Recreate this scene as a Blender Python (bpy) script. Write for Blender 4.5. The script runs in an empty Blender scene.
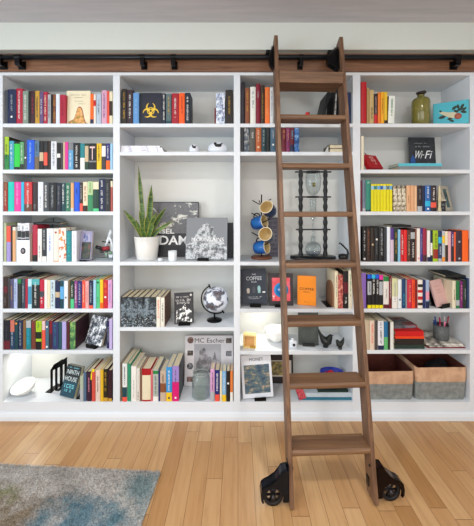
import bpy, math, random
from mathutils import Vector, Matrix, Euler
random.seed(7)
PI = math.pi
F = 318.0; D = 2.15; CZ = 1.43; VX = 238.0; VY = 208.0
col = bpy.context.scene.collection
scene = bpy.context.scene

def wx(px, Y=0.0): return (px - VX) / F * (D + Y)
def wz(py, Y=0.0): return CZ + (VY - py) / F * (D + Y)

# ---------------------------------------------------------------- materials
CN = dict(black='1c1b1d', charcoal='2f3032', slate='4c525a', darkgrey='48464a', grey='85868a', silver='b4b8bc',
 lightgrey='c6c9cc', white='ece9e4', offwhite='e4e0d6', cream='e6dcc0', ivory='efe6cf', tan='c3a678', beige='cdb999',
 peach='e0ae80', brown='6b4530', darkbrown='3c2a24', copper='8f5a3c', maroon='6d1f30', plum='4a2a38', crimson='b32645',
 red='c9222c', brightred='e02a28', brick='a03a2c', coral='e8604e', pink='e8a0b4', palepink='e6c6c4', hotpink='e640a0',
 magenta='d8268e', lilac='cfa6d0', lavender='a79ad2', purple='5d3f8c', indigo='35327a', orange='f0701e', amber='f09a28',
 yellow='f0c82c', gold='c8a040', lemon='efe020', lime='a9c82e', green='2f8a4a', brightgreen='35cc4e', mint='5cc890',
 darkgreen='2c4a38', sage='8b9c90', teal='2a8a92', darkteal='1f4e58', turquoise='1fc8b8', cyan='38b8dc', skyblue='6cb2e0',
 lightblue='a2cbe4', blue='2a6cc8', brightblue='1f62d8', navy='232f55', darknavy='1a2136', steel='5f7d98', olive='6c6c30', palegreen='b8d2a0')
def lin(h):
    if not isinstance(h, str): return tuple(h) + (1,)
    h = CN.get(h, h)
    out = []
    for i in (0, 2, 4):
        c = int(h[i:i+2], 16) / 255
        out.append(c/12.92 if c <= .04045 else ((c+.055)/1.055)**2.4)
    return tuple(out) + (1,)
_m = {}
def newmat(name):
    m = bpy.data.materials.new(name); m.use_nodes = True
    nt = m.node_tree; b = nt.nodes['Principled BSDF']
    return m, nt, b
def coords(nt, scale=(1,1,1), rot=(0,0,0), kind='Object'):
    tc = nt.nodes.new('ShaderNodeTexCoord'); mp = nt.nodes.new('ShaderNodeMapping')
    mp.inputs['Scale'].default_value = scale; mp.inputs['Rotation'].default_value = rot
    nt.links.new(tc.outputs[kind], mp.inputs['Vector']); return mp.outputs['Vector']
def ramp(nt, src, stops, interp='LINEAR'):
    r = nt.nodes.new('ShaderNodeValToRGB'); r.color_ramp.interpolation = interp
    e = r.color_ramp.elements
    while len(e) > 1: e.remove(e[-1])
    e[0].position, e[0].color = stops[0][0], lin(stops[0][1])
    for p, c in stops[1:]:
        k = e.new(p); k.color = lin(c)
    nt.links.new(src, r.inputs[0]); return r.outputs[0]
def noise(nt, vec, scale, detail=3, rough=.5, dist=0):
    n = nt.nodes.new('ShaderNodeTexNoise'); n.inputs['Scale'].default_value = scale
    n.inputs['Detail'].default_value = detail; n.inputs['Roughness'].default_value = rough
    n.inputs['Distortion'].default_value = dist
    nt.links.new(vec, n.inputs['Vector']); return n.outputs[0]
def M(c, rough=.5, metal=0, var=.08, spec=.4):
    key = (c, rough, metal, var, spec)
    if key in _m: return _m[key]
    m, nt, b = newmat('paint_' + str(c)); L = tuple(v**1.13 for v in lin(c))
    n = noise(nt, coords(nt), 35, 3)
    mx = nt.nodes.new('ShaderNodeMix'); mx.data_type = 'RGBA'
    mx.inputs[6].default_value = tuple(min(1, v*(1+var)) for v in L[:3]) + (1,)
    mx.inputs[7].default_value = tuple(v*(1-var) for v in L[:3]) + (1,)
    nt.links.new(n, mx.inputs[0]); nt.links.new(mx.outputs[2], b.inputs['Base Color'])
    b.inputs['Roughness'].default_value = rough; b.inputs['Metallic'].default_value = metal
    b.inputs['Specular IOR Level'].default_value = spec
    _m[key] = m; return m
def MN(name, stops, scale=20, detail=4, rough=.5, interp='LINEAR', sc=(1,1,1), dist=0, nr=.6, rot=(0,0,0), bump=0):
    if name in _m: return _m[name]
    m, nt, b = newmat(name)
    n = noise(nt, coords(nt, sc, rot), scale, detail, nr, dist)
    nt.links.new(ramp(nt, n, stops, interp), b.inputs['Base Color']); b.inputs['Roughness'].default_value = rough
    if bump:
        bp = nt.nodes.new('ShaderNodeBump'); bp.inputs['Strength'].default_value = bump; bp.inputs['Distance'].default_value = .004
        nt.links.new(n, bp.inputs['Height']); nt.links.new(bp.outputs[0], b.inputs['Normal'])
    _m[name] = m; return m
def wood(name, dark, mid, light, along='z', rough=.5):
    if name in _m: return _m[name]
    m, nt, b = newmat(name)
    s = {'x': (1.5, 28, 28), 'y': (28, 1.5, 28), 'z': (28, 28, 1.5)}[along]
    v = coords(nt, s)
    n = noise(nt, v, 1.4, 6, .65, .8)
    nt.links.new(ramp(nt, n, [(.28, dark), (.5, mid), (.72, light)]), b.inputs['Base Color'])
    b.inputs['Roughness'].default_value = rough
    bp = nt.nodes.new('ShaderNodeBump'); bp.inputs['Strength'].default_value = .15; bp.inputs['Distance'].default_value = .002
    nt.links.new(n, bp.inputs['Height']); nt.links.new(bp.outputs[0], b.inputs['Normal'])
    _m[name] = m; return m
def glass(name, c='e8f0ee', rough=.02, tint=.0):
    if name in _m: return _m[name]
    m, nt, b = newmat(name)
    tr = nt.nodes.new('ShaderNodeBsdfTransparent'); tr.inputs[0].default_value = lin(c)
    gl = nt.nodes.new('ShaderNodeBsdfGlossy'); gl.inputs['Roughness'].default_value = .05
    lw = nt.nodes.new('ShaderNodeLayerWeight'); lw.inputs[0].default_value = .25; fr = nt.nodes.new('ShaderNodeMath'); fr.operation = 'MULTIPLY'; fr.inputs[1].default_value = .45; nt.links.new(lw.outputs['Facing'], fr.inputs[0])
    mx = nt.nodes.new('ShaderNodeMixShader'); nt.links.new(fr.outputs[0], mx.inputs[0]); nt.links.new(tr.outputs[0], mx.inputs[1]); nt.links.new(gl.outputs[0], mx.inputs[2])
    nt.links.new(mx.outputs[0], nt.nodes['Material Output'].inputs['Surface'])
    _m[name] = m; return m

PAGES = MN('page_edges', [(.3, 'cdbf9c'), (.7, 'eadfc4')], 6, 3, .8, sc=(140, 1, 1))
WHITE = M('dfe3e8', .5, var=.01)
DARKMETAL = M('19191b', .35, .6)

# ---------------------------------------------------------------- mesh builder
class MB:
    def __init__(s): s.v = []; s.f = []; s.mi = []; s.sm = []
    def add(s, vs, fs, mi=0, smooth=False, T=None):
        o = len(s.v)
        for p in vs:
            p = Vector(p); s.v.append(tuple(T @ p if T else p))
        for f in fs: s.f.append([o+i for i in f]); s.mi.append(mi); s.sm.append(smooth)
        return s
    def box(s, x0, x1, y0, y1, z0, z1, mi=0, T=None):
        return s.add([(x0,y0,z0),(x1,y0,z0),(x1,y1,z0),(x0,y1,z0),(x0,y0,z1),(x1,y0,z1),(x1,y1,z1),(x0,y1,z1)],
              [(3,2,1,0),(4,5,6,7),(0,1,5,4),(1,2,6,5),(2,3,7,6),(3,0,4,7)], mi, False, T)
    def lathe(s, prof, n=24, mi=0, T=None, smooth=True):
        vs = []; fs = []
        for r, z in prof:
            for k in range(n):
                a = 2*PI*k/n; vs.append((r*math.cos(a), r*math.sin(a), z))
        for i in range(len(prof)-1):
            for k in range(n):
                k2 = (k+1) % n
                fs.append((i*n+k, i*n+k2, (i+1)*n+k2, (i+1)*n+k))
        return s.add(vs, fs, mi, smooth, T)
    def tube(s, pts, r, n=10, mi=0, T=None, closed=False):
        pts = [Vector(p) for p in pts]; rs = r if isinstance(r, (list, tuple)) else [r]*len(pts)
        vs = []; fs = []; N = len(pts)
        up = None
        for i, p in enumerate(pts):
            if closed: d = pts[(i+1) % N] - pts[i-1]
            else: d = pts[min(i+1, N-1)] - pts[max(i-1, 0)]
            d.normalize()
            if up is None:
                up = Vector((0,0,1)) if abs(d.z) < .9 else Vector((1,0,0))
            a = d.cross(up); a.normalize(); b = a.cross(d); b.normalize(); up = b
            for k in range(n):
                t = 2*PI*k/n; vs.append(p + a*math.cos(t)*rs[i] + b*math.sin(t)*rs[i])
        for i in range(N if closed else N-1):
            j = (i+1) % N
            for k in range(n):
                k2 = (k+1) % n; fs.append((i*n+k2, i*n+k, j*n+k, j*n+k2))
        if not closed: fs.append(tuple(range(n))); fs.append(tuple(reversed(range((N-1)*n, N*n))))
        return s.add(vs, fs, mi, True, T)
    def prism(s, poly, d0, d1, axis='y', mi=0, T=None, smooth=False):
        """polygon in the plane normal to axis, extruded d0..d1"""
        n = len(poly)
        def pt(u, w, d): return {'y': (u, d, w), 'x': (d, u, w), 'z': (u, w, d)}[axis]
        vs = [pt(u, w, d0) for u, w in poly] + [pt(u, w, d1) for u, w in poly]
        fs = [tuple(range(n)), tuple(reversed(range(n, 2*n)))] + [((i+1) % n, i, n+i, n+(i+1) % n) for i in range(n)]
        return s.add(vs, fs, mi, smooth, T)
    def ball(s, c, r, mi=0, nu=16, nv=10, T=None):
        r = r if isinstance(r, tuple) else (r, r, r)
        prof = [(max(math.sin(PI*i/nv), 0), -math.cos(PI*i/nv)) for i in range(nv+1)]
        prof[0] = (0, -1); prof[-1] = (0, 1)
        S = Matrix.Translation(c) @ Matrix.Diagonal((*r, 1))
        return s.lathe(prof, nu, mi, (T @ S) if T else S)
    def build(s, name, mats, parent=None, bevel=0, seg=2):
        me = bpy.data.meshes.new(name); me.from_pydata(s.v, [], s.f)
        mats = mats if isinstance(mats, (list, tuple)) else [mats]
        for m in mats: me.materials.append(m)
        me.polygons.foreach_set('material_index', s.mi); me.polygons.foreach_set('use_smooth', s.sm)
        import bmesh
        bm = bmesh.new(); bm.from_mesh(me); bmesh.ops.remove_doubles(bm, verts=bm.verts, dist=1e-7) if len(s.v) < 3000 and not bevel else None
        bmesh.ops.recalc_face_normals(bm, faces=bm.faces); bm.to_mesh(me); bm.free()
        o = bpy.data.objects.new(name, me); col.objects.link(o)
        if parent: o.parent = parent
        if bevel:
            md = o.modifiers.new('bevel', 'BEVEL'); md.width = bevel; md.segments = seg; md.limit_method = 'ANGLE'
        return o
def thing(name, label, cat, loc=(0,0,0), rot=(0,0,0), group=None):
    o = bpy.data.objects.new(name, None); col.objects.link(o); o.empty_display_size = .02
    o.location = loc; o.rotation_euler = rot; o['label'] = label; o['category'] = cat
    if group: o['group'] = group
    return o
def struct(o): o['kind'] = 'structure'; return o
def text_geo(mb, s, x0, x1, z0, z1, y, mi=0, T=None, vertical=False, wt=0.0, slant=0):
    """real lettering, fitted in the box x0..x1, z0..z1 on the plane y (front faces -y)"""
    cu = bpy.data.curves.new('t', 'FONT'); cu.body = s; cu.resolution_u = 3; cu.offset = wt
    ob = bpy.data.objects.new('t', cu); col.objects.link(ob)
    dg = bpy.context.evaluated_depsgraph_get(); me = bpy.data.meshes.new_from_object(ob.evaluated_get(dg))
    vs = [v.co.copy() for v in me.vertices]; fs = [tuple(p.vertices) for p in me.polygons]
    bpy.data.objects.remove(ob); bpy.data.curves.remove(cu); bpy.data.meshes.remove(me)
    ax, bx = min(v.x for v in vs), max(v.x for v in vs); ay, by = min(v.y for v in vs), max(v.y for v in vs)
    out = []
    for v in vs:
        u = (v.x-ax)/(bx-ax); w = (v.y-ay)/(by-ay)
        if vertical: u, w = w, 1-u
        out.append((x0+u*(x1-x0)+slant*w*(z1-z0), y, z0+w*(z1-z0)))
    mb.add(out, fs, mi, False, T)
GL = [[(0,0,1,.25),(0,.75,1,1),(0,.25,.25,.75)], [(0,0,.25,1),(.75,0,1,1),(.25,.4,.75,.6)], [(0,0,.25,1),(.25,0,1,.25)],
      [(0,0,1,.22),(0,.39,1,.61),(0,.78,1,1)], [(.38,0,.62,1),(0,.78,1,1)], [(0,0,.25,1),(.75,0,1,1),(.25,0,.75,.22),(.25,.78,.75,1)], [(.35,0,.65,1)]]
def glyphs(mb, x0, x1, z0, z1, y, mi, rnd, vertical=True, dens=.9, th=.0006, T=None):
    """small raised marks standing for lettering too small to read"""
    if vertical:
        ch = (x1-x0)*dens; z = z1
        while z - ch > z0:
            if rnd.random() > .12:
                for a, b, c, d in rnd.choice(GL):
                    mb.box(x0+(x1-x0)*b, x0+(x1-x0)*d, y-th, y, z-ch*.8*c, z-ch*.8*a, mi, T)
            z -= ch
    else:
        cw = (z1-z0)*dens; x = x0
        while x + cw < x1:
            if rnd.random() > .12:
                for a, b, c, d in rnd.choice(GL):
                    mb.box(x+cw*.8*a, x+cw*.8*c, y-th, y, z0+(z1-z0)*b, z0+(z1-z0)*d, mi, T)
            x += cw

# ---------------------------------------------------------------- books
def spine_arc(T, bulge, off=0, n=6, wf=1.0):
    return [((-.5 + i/n)*T*wf, -bulge*(1-((-1+2*i/n)*wf)**2)-off) for i in range(n+1)]
def make_book(label, x, Y, z, T, H, W, c, side=None, bands=(), title=None, marks=(), hard=True, lean=0, yaw=0, mat=None, group=None, tilt=None, art=None, rnd=random, word=None, capt=None):
    bulge = min(.0035, T*.14) if hard else .0006
    root = thing('book', label, 'book', (x, Y, z), (0, lean, yaw) if tilt is None else tilt, group)
    cm = mat or M(c); sm = M(side) if side else cm
    t = .0022 if hard else .0008
    mats = [cm, sm]; mb = MB()
    arc = spine_arc(T, bulge)
    inner = [(px_, min(0, py_)+t) for px_, py_ in spine_arc(T-2*t, bulge)]
    n = len(arc)
    # spine shell
    vs = [(a, b, 0) for a, b in arc] + [(a, b, H) for a, b in arc] + [(a, b, 0) for a, b in inner] + [(a, b, H) for a, b in inner]
    fs = []
    for i in range(n-1):
        fs += [(i, i+1, n+i+1, n+i), (2*n+i+1, 2*n+i, 3*n+i, 3*n+i+1), (n+i, n+i+1, 3*n+i+1, 3*n+i), (i+1, i, 2*n+i, 2*n+i+1)]
    mb.add(vs, fs, 0, False)
    mb.box(-T/2, -T/2+t, 0, W, 0, H, 1); mb.box(T/2-t, T/2, 0, W, 0, H, 1)
    for f0, f1, bc in bands:
        bm_ = M(bc)
        if bm_ not in mats: mats.append(bm_)
        a = spine_arc(T, bulge, .0004, 6, .985); k = len(a)
        vs = [(p, q, H*f0) for p, q in a] + [(p, q, H*f1) for p, q in a]
        mb.add(vs, [(i, i+1, k+i+1, k+i) for i in range(k-1)], mats.index(bm_))
    yf = -bulge - .0005
    def mi_of(cc):
        mm = M(cc)
        if mm not in mats: mats.append(mm)
        return mats.index(mm)
    if title:
        tc, f0, f1, wf = title
        wf = min(wf*.82, .0105/T); glyphs(mb, -T*wf/2, T*wf/2, H*f0, H*f1, yf, mi_of(tc), rnd, dens=.72)
    if word:
        s_, tc, f0, f1, wf = word
        text_geo(mb, s_, -T*wf/2, T*wf/2, H*f0, H*f1, yf-.0002, mi_of(tc), vertical=len(s_) > 1)
    for f, mc in marks:
        w = min(T*.28, .006); mb.box(-w, w, yf-.0004, yf+.0002, H*f-w, H*f+w, mi_of(mc))
    mb.build('cover', mats, root)
    pg = MB(); e = .003 if hard else .0004
    pg.box(-T/2+t, T/2-t, t+.0004, W-e, e, H-e); pg.build('pages', PAGES, root)
    return root
ORD = ['top', 'second', 'third', 'fourth', 'fifth', 'sixth', 'seventh']
BAY = ['leftmost bay', 'second bay', 'third bay', 'rightmost bay']
LABELS = {}
def uniq(l):
    assert l not in LABELS, l
    LABELS[l] = 1; return l
def parse_books(bay, row, base, spec, defdepth=.15, recess=.008, nshelf=None):
    """each line: x0 x1 ytop colour | description | options"""
    zs = wz(base)
    rows = [l.strip() for l in spec.strip().split('\n') if l.strip()]
    items = []
    for l in rows:
        a, d, o = (l.split('|') + ['', ''])[:3]
        x0, x1, yt, c = a.split(); items.append((float(x0), float(x1), float(yt), c, d.strip(), o.split()))
    shelf = ('bottom' if row == 'bottom' else ORD[row]) + ' shelf'
    grp = 'upright books on the %s of the %s' % (shelf, BAY[bay])
    for i, (x0, x1, yt, c, d, ops) in enumerate(items):
        rnd = random.Random(int(x0*100+base*7))
        kw = dict(bands=[], marks=[]); dep = defdepth*rnd.uniform(.93, 1.07); rec = recess + rnd.uniform(-.003, .003); nb = None; title = None
        for o in ops:
            k, *v = o.split(':')
            if k == 't': title = (v[0], float(v[1]) if len(v) > 1 else .2, float(v[2]) if len(v) > 2 else .88, float(v[3]) if len(v) > 3 else .42)
            elif k == 'b': kw['bands'].append((float(v[0]), float(v[1]), v[2]))
            elif k == 'm': kw['marks'].append((float(v[0]), v[1]))
            elif k == 'w': dep = float(v[0])
            elif k == 'r': rec = float(v[0])
            elif k == 'L': kw['lean'] = math.radians(float(v[0]))
            elif k == 's': kw['side'] = v[0]
            elif k == 'p': kw['hard'] = False
            elif k == 'mat': kw['mat'] = MATS[v[0]]
            elif k == 'n': nb = v[0].replace('_', ' ')
            elif k == 'W': kw['word'] = (v[0].replace('_', ' '), v[1], float(v[2]), float(v[3]), float(v[4]))
        dist = D + rec
        X0 = (x0-VX)/F*dist + .0004; X1 = (x1-VX)/F*dist - .0004
        H = CZ + (VY-yt)/F*dist - zs
        L_, R_ = XE[2*bay+1]+.0006, XE[2*bay+2]-.0006
        if X0 < L_: X0 = L_
        if X1 > R_: X1 = R_
        up = [q for q in rowz[bay] if q > zs+.05]; cl = (min(up)-.025 if up else TOPZ-.02) - .003
        H = min(H, cl-zs)
        if nb: pos = nb
        elif i == 0: pos = 'first from the left'
        else: pos = 'right of the %s one' % items[i-1][4]
        lab = '%s book %s, %s %s' % (d, pos, shelf.replace(' shelf', ' shelf of') if 0 else shelf+',', BAY[bay])
        lab = lab.replace(',,', ',')
        if len(lab.split()) > 16: lab = '%s book, %s, %s' % (d, shelf, BAY[bay])
        if lab in LABELS: lab = lab.replace(' book', ' upright book', 1)
        if title is None and (X1-X0) > .014 and 'T' not in ops:
            L = lin(c); lum = .3*L[0]+.6*L[1]+.1*L[2]
            title = (('white' if rnd.random() < .7 else 'gold') if lum < .25 else ('black' if rnd.random() < .6 else 'navy'), rnd.uniform(.12, .3), rnd.uniform(.75, .93), .36)
        make_book(uniq(lab), (X0+X1)/2, rec, zs+.0003, X1-X0, H, dep, c, title=title, group=grp, rnd=rnd, **kw)

def lean_fit(yt, z, Yb, lean):
    h = .2
    for _ in range(20):
        dt = D + Yb + h*math.sin(lean); zt = CZ + (VY-yt)/F*dt; h = (zt-z)/math.cos(lean)
    return h
def face_out(label, cat, x0, x1, yt, z, Yb, lean=8, yaw=0, thick=.02, name='book', cover=None, pages=True, xoff=0, roll=0, group=None):
    """a book or panel showing its front; returns root, width, height (local: x centred, z up, front at y=0)"""
    le = math.radians(lean); h = lean_fit(yt, z, Yb, le)
    w = (x1-x0)/F*(D+Yb)/math.cos(math.radians(yaw))
    X = ((x0+x1)/2-VX)/F*(D+Yb)
    r = thing(name, uniq(label), cat, (X, Yb, z), (-le, math.radians(roll), math.radians(yaw)), group)
    REST[r.name] = .0034 if any(abs(z-.0034-q) < 1e-5 for q in [Z['s7']]+sum(rowz, [])) else .0003
    if pages:
        mb = MB(); t = .0025
        mb.box(-w/2, w/2, 0, t, 0, h); mb.box(-w/2, w/2, thick-t, thick, 0, h); mb.box(-w/2, -w/2+t, t, thick-t, 0, h)
        mb.build('cover', cover, r)
        MB().box(-w/2+t, w/2-.003, t, thick-t, .003, h-.003).build('pages', PAGES, r)
    return r, w, h
def book_stand(label, x, Yb, z, w=.075, lean=8, yaw=0, lip=.022, depth=.07):
    r = thing('book_stand', uniq(label), 'book stand', (x, Yb, z), (0, 0, math.radians(yaw)), 'black book stands under face-out books')
    mb = MB(); mb.box(-w/2, w/2, -.022, depth, 0, .003); mb.build('base_plate', DARKMETAL, r)
    MB().box(-w/2, w/2, -.022, -.019, .003, lip).build('front_lip', DARKMETAL, r)
    le = math.radians(lean); b = MB(); h = .13
    y0 = depth-.012
    b.add([(-w/3, y0, .003), (w/3, y0, .003), (w/3, y0+.003, .003), (-w/3, y0+.003, .003),
           (-w/3, y0+h*math.tan(le), h), (w/3, y0+h*math.tan(le), h), (w/3, y0+.003+h*math.tan(le), h), (-w/3, y0+.003+h*math.tan(le), h)],
          [(3,2,1,0),(4,5,6,7),(0,1,5,4),(1,2,6,5),(2,3,7,6),(3,0,4,7)])
    b.build('back_support', DARKMETAL, r)
def flat_book(label, x0, x1, Yf, depth, z, h, c, yaw=0, name='book', cat='book', mat=None, pagesm=None, group=None, edge=.004, spine=True):
    """book lying flat, spine to the front; x in metres"""
    r = thing(name, uniq(label), cat, ((x0+x1)/2, Yf+depth/2, z), (0, 0, math.radians(yaw)), group)
    w = x1-x0; t = min(.002, h*.15); m = mat or M(c); mb = MB()
    mb.box(-w/2, w/2, -depth/2, depth/2, 0, t); mb.box(-w/2, w/2, -depth/2, depth/2, h-t, h)
    if spine: mb.box(-w/2, w/2, -depth/2, -depth/2+t, t, h-t)
    else: mb.box(-w/2, w/2, depth/2-t, depth/2, t, h-t)
    mb.build('cover', m, r)
    MB().box(-w/2+edge, w/2-edge, -depth/2+(t if spine else edge), depth/2-(edge if spine else t), t, h-t).build('pages', pagesm or PAGES, r)
    return r
REST = {}
def fit_in_bay():
    """set every thing down on its own shelf, clear of the uprights"""
    bpy.context.view_layer.update()
    for o in list(scene.objects):
        if o.parent or 'label' not in o.keys() or o.name in ('bookcase', 'ladder', 'ladder_rail', 'area_rug') or 'lamp' in o.name: continue
        lo = Vector((9, 9, 9)); hi = -lo; st = [o]
        while st:
            c = st.pop(); st += list(c.children)
            if c.type == 'MESH':
                for v in c.data.vertices:
                    p = c.matrix_world @ v.co
                    for i in range(3): lo[i] = min(lo[i], p[i]); hi[i] = max(hi[i], p[i])
        cx = (lo.x+hi.x)/2; bays = [b for b in range(4) if XE[2*b+1]-.03 < cx < XE[2*b+2]+.03]
        if not bays: continue
        b = bays[0]; l, r = XE[2*b+1]+.0006, XE[2*b+2]-.0006
        if lo.x < l and l-lo.x < .03: o.location.x += l-lo.x
        elif hi.x > r and hi.x-r < .03: o.location.x -= hi.x-r
        if hi.y > DEP-.001 and hi.y < DEP+.05: o.location.y -= hi.y-DEP+.001
        lv = [q for q in [Z['s7']]+rowz[b] if q <= lo.z+.03]
        if lv:
            f = max(lv) + REST.get(o.name, .0003)
            if lo.z < f: o.location.z += f-lo.z
MATS = {}
MATS['marbled'] = MN('marbled_cover', [(.35, '3a332c'), (.48, '9c8f78'), (.55, 'e4dcc8'), (.7, 'b5a486')], 40, 6, .6)
MATS['redmarble'] = MN('red_marbled_cover', [(.35, '7c2426'), (.5, 'b85048'), (.62, 'e0a894')], 60, 5, .6)
MATS['bluegrey'] = MN('blue_art_cover', [(.4, 'e8ecf2'), (.5, 'b8c8e0'), (.56, '41507e'), (.62, 'e8ecf2')], 28, 3, .5)
MATS['redbrown'] = MN('red_brown_cover', [(.4, 'c8202a'), (.6, '7a3a24')], 14, 3, .5)
MATS['darkscene'] = MN('dark_scenic_cover', [(.35, '1a1c24'), (.5, '3c4a5c'), (.6, 'a8a49a'), (.7, '2a2426')], 32, 5, .5)
MATS['greenscene'] = MN('green_scenic_cover', [(.35, '1d3a30'), (.5, '4d8450'), (.62, 'a8c86a'), (.7, '244a52')], 22, 5, .5)
MATS['bluescene'] = MN('blue_scenic_cover', [(.35, '1d2c54'), (.5, '2f68b0'), (.62, '9cc4dc'), (.72, 'e4ddd0')], 22, 4, .5)
MATS['illus'] = MN('illustrated_white_cover', [(.3, 'ece8dc'), (.52, 'ece8dc'), (.56, 'c8442c'), (.62, 'f0c440'), (.7, 'ece8dc')], 24, 3, .5)
# ================================================================ room
Z = dict(s1=wz(123.5), s2=wz(169.6), s3=wz(211.5), s4=wz(261.8), s5=wz(308.8), s6=wz(350.2), s7=wz(402))
Z15 = wz(151.8); Z45 = wz(327.4)
CEIL = 2.64; XL, XR, YB, YF = -2.7, 2.7, .32, -4.6

def floor_mat():
    m, nt, b = newmat('maple_planks'); N = nt.nodes; L = nt.links
    tc = N.new('ShaderNodeTexCoord'); sp = N.new('ShaderNodeSeparateXYZ'); L.new(tc.outputs['Object'], sp.inputs[0])
    def mt(op, a, b_=None, c=None):
        n = N.new('ShaderNodeMath'); n.operation = op
        for i, v in enumerate((a, b_, c)):
            if v is None: continue
            if isinstance(v, (int, float)): n.inputs[i].default_value = v
            else: L.new(v, n.inputs[i])
        return n.outputs[0]
    u = mt('DIVIDE', sp.outputs[0], .083); iu = mt('FLOOR', u); fu = mt('FRACT', u)
    wn = N.new('ShaderNodeTexWhiteNoise'); wn.noise_dimensions = '1D'; L.new(iu, wn.inputs['W'])
    v = mt('ADD', mt('DIVIDE', sp.outputs[1], .85), mt('MULTIPLY', wn.outputs[0], 7.3)); iv = mt('FLOOR', v); fv = mt('FRACT', v)
    cb = N.new('ShaderNodeCombineXYZ'); L.new(iu, cb.inputs[0]); L.new(iv, cb.inputs[1])
    wn2 = N.new('ShaderNodeTexWhiteNoise'); wn2.noise_dimensions = '2D'; L.new(cb.outputs[0], wn2.inputs['Vector'])
    base = ramp(nt, wn2.outputs[0], [(0, 'b08454'), (.15, 'bd9163'), (.6, 'c59c6e'), (1, 'cfa97c')])
    mp = N.new('ShaderNodeMapping'); mp.inputs['Scale'].default_value = (22, 1.6, 1); L.new(tc.outputs['Object'], mp.inputs[0])
    off = N.new('ShaderNodeVectorMath'); off.operation = 'ADD'; L.new(mp.outputs[0], off.inputs[0]); L.new(wn2.outputs['Color'], off.inputs[1])
    g = noise(nt, off.outputs[0], 2.2, 6, .6, .6)
    gr = ramp(nt, g, [(.25, 'd2c4b0'), (.5, 'f2ece2'), (.8, 'ffffff')])
    mx = N.new('ShaderNodeMix'); mx.data_type = 'RGBA'; mx.blend_type = 'MULTIPLY'; mx.inputs[0].default_value = .75
    L.new(base, mx.inputs[6]); L.new(gr, mx.inputs[7])
    e = mt('MAXIMUM', mt('LESS_THAN', mt('MINIMUM', fu, mt('SUBTRACT', 1, fu)), .013), mt('LESS_THAN', mt('MINIMUM', fv, mt('SUBTRACT', 1, fv)), .0016))
    mx2 = N.new('ShaderNodeMix'); mx2.data_type = 'RGBA'; L.new(e, mx2.inputs[0]); L.new(mx.outputs[2], mx2.inputs[6]); mx2.inputs[7].default_value = lin('7c5634')
    L.new(mx2.outputs[2], b.inputs['Base Color'])
    b.inputs['Roughness'].default_value = .33
    bp = N.new('ShaderNodeBump'); bp.inputs['Strength'].default_value = .3; bp.inputs['Distance'].default_value = .0015
    L.new(mt('SUBTRACT', mt('MULTIPLY', g, .15), e), bp.inputs['Height']); L.new(bp.outputs[0], b.inputs['Normal'])
    return m
struct(MB().box(XL-.1, XR+.1, YF-.1, YB+.1, -.06, 0).build('floor', floor_mat()))
ceil_m = MN('ceiling_paint', [(.3, 'b4b4ba'), (.7, 'c8c6cb')], 3, 5, .9, sc=(.6, 6, 1))
struct(MB().box(XL-.1, XR+.1, YF-.1, YB+.1, CEIL, CEIL+.08).build('ceiling', ceil_m))
wall_m = M('dcdedc', .8, var=.02)
struct(MB().box(XL, XR, YB, YB+.1, 0, CEIL).build('wall_back', wall_m))
struct(MB().box(XR, XR+.1, YF, YB+.1, 0, CEIL).build('wall_right', wall_m))
struct(MB().box(XL, XR, -.075, YB, wz(49.6, -.075), CEIL).build('trim_1', M('d6dad4', .7, var=.015)))
def wall_with_opening(name, axis, c0, c1, a0, a1, z0, z1, lo, hi):
    mb = MB()
    for (p, q, s, t) in ((lo, a0, 0, CEIL), (a1, hi, 0, CEIL), (a0, a1, 0, z0), (a0, a1, z1, CEIL)):
        if axis == 'y': mb.box(p, q, c0, c1, s, t)
        else: mb.box(c0, c1, p, q, s, t)
    return struct(mb.build(name, wall_m))
wall_with_opening('wall_front', 'y', YF-.1, YF, -1.9, 1.9, .75, 2.35, XL, XR)
wall_with_opening('wall_left', 'x', XL-.1, XL, -3.3, -1.1, .75, 2.3, YF, YB+.1)
def window(name, axis, c, a0, a1, z0, z1, nmull):
    r = bpy.data.objects.new(name, None); col.objects.link(r); struct(r)
    mb = MB(); t = .05
    def bx(p, q, s, u):
        if axis == 'y': mb.box(p, q, c-.03, c+.03, s, u)
        else: mb.box(c-.03, c+.03, p, q, s, u)
    bx(a0, a1, z0, z0+t); bx(a0, a1, z1-t, z1)
    for i in range(nmull+1):
        p = a0 + (a1-a0-t)*i/nmull; bx(p, p+t, z0+t, z1-t)
    struct(mb.build('window_frame', WHITE, r))
window('window_1', 'y', YF-.05, -1.9, 1.9, .75, 2.35, 3)
window('window_2', 'x', XL-.05, -3.3, -1.1, .75, 2.3, 2)

# ================================================================ bookcase
bc = thing('bookcase', 'white built-in bookcase of four bays covering the whole wall above the wooden floor', 'bookcase', (0, 0, 0))
DEP = .307
XE = [-1.655, wx(2.6), wx(113), wx(119.8), wx(233.8), wx(240.2), wx(352.8), wx(360.4), wx(470), 1.63]
TOPZ = wz(72.3)
for i in range(5):
    MB().box(XE[2*i], XE[2*i+1], 0, DEP, 0, TOPZ-.02).build('upright', WHITE, bc, .0015)
MB().box(XE[0], XE[9], 0, DEP, TOPZ-.02, TOPZ).build('top_panel', WHITE, bc, .0015)
MB().box(XE[0], XE[9], DEP, DEP+.01, 0, TOPZ).build('back_panel', M('dcdcd8', .55, var=.01), bc)
rowz = [[Z['s1'], Z['s2'], Z['s3'], Z['s4'], Z['s5'], Z['s6']], [Z['s1'], Z15, Z['s4'], Z45],
        [Z['s1'], Z15, Z['s4'], Z['s5'], wz(351)], [Z['s1'], Z['s2'], Z['s3'], Z['s4'], Z['s5'], Z['s6']]]
for b in range(4):
    for z in rowz[b]:
        MB().box(XE[2*b+1], XE[2*b+2], .001, DEP, z-.025, z).build('shelf', WHITE, bc, .0012)
    MB().box(XE[2*b+1], XE[2*b+2], .001, DEP, 0, Z['s7']).build('base_panel', WHITE, bc)
bb = MB().prism([(-.018, 0), (-.018, .025), (-.012, .045), (-.006, .05), (0, .052), (0, 0)], XE[0], XE[9], 'x')
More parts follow.
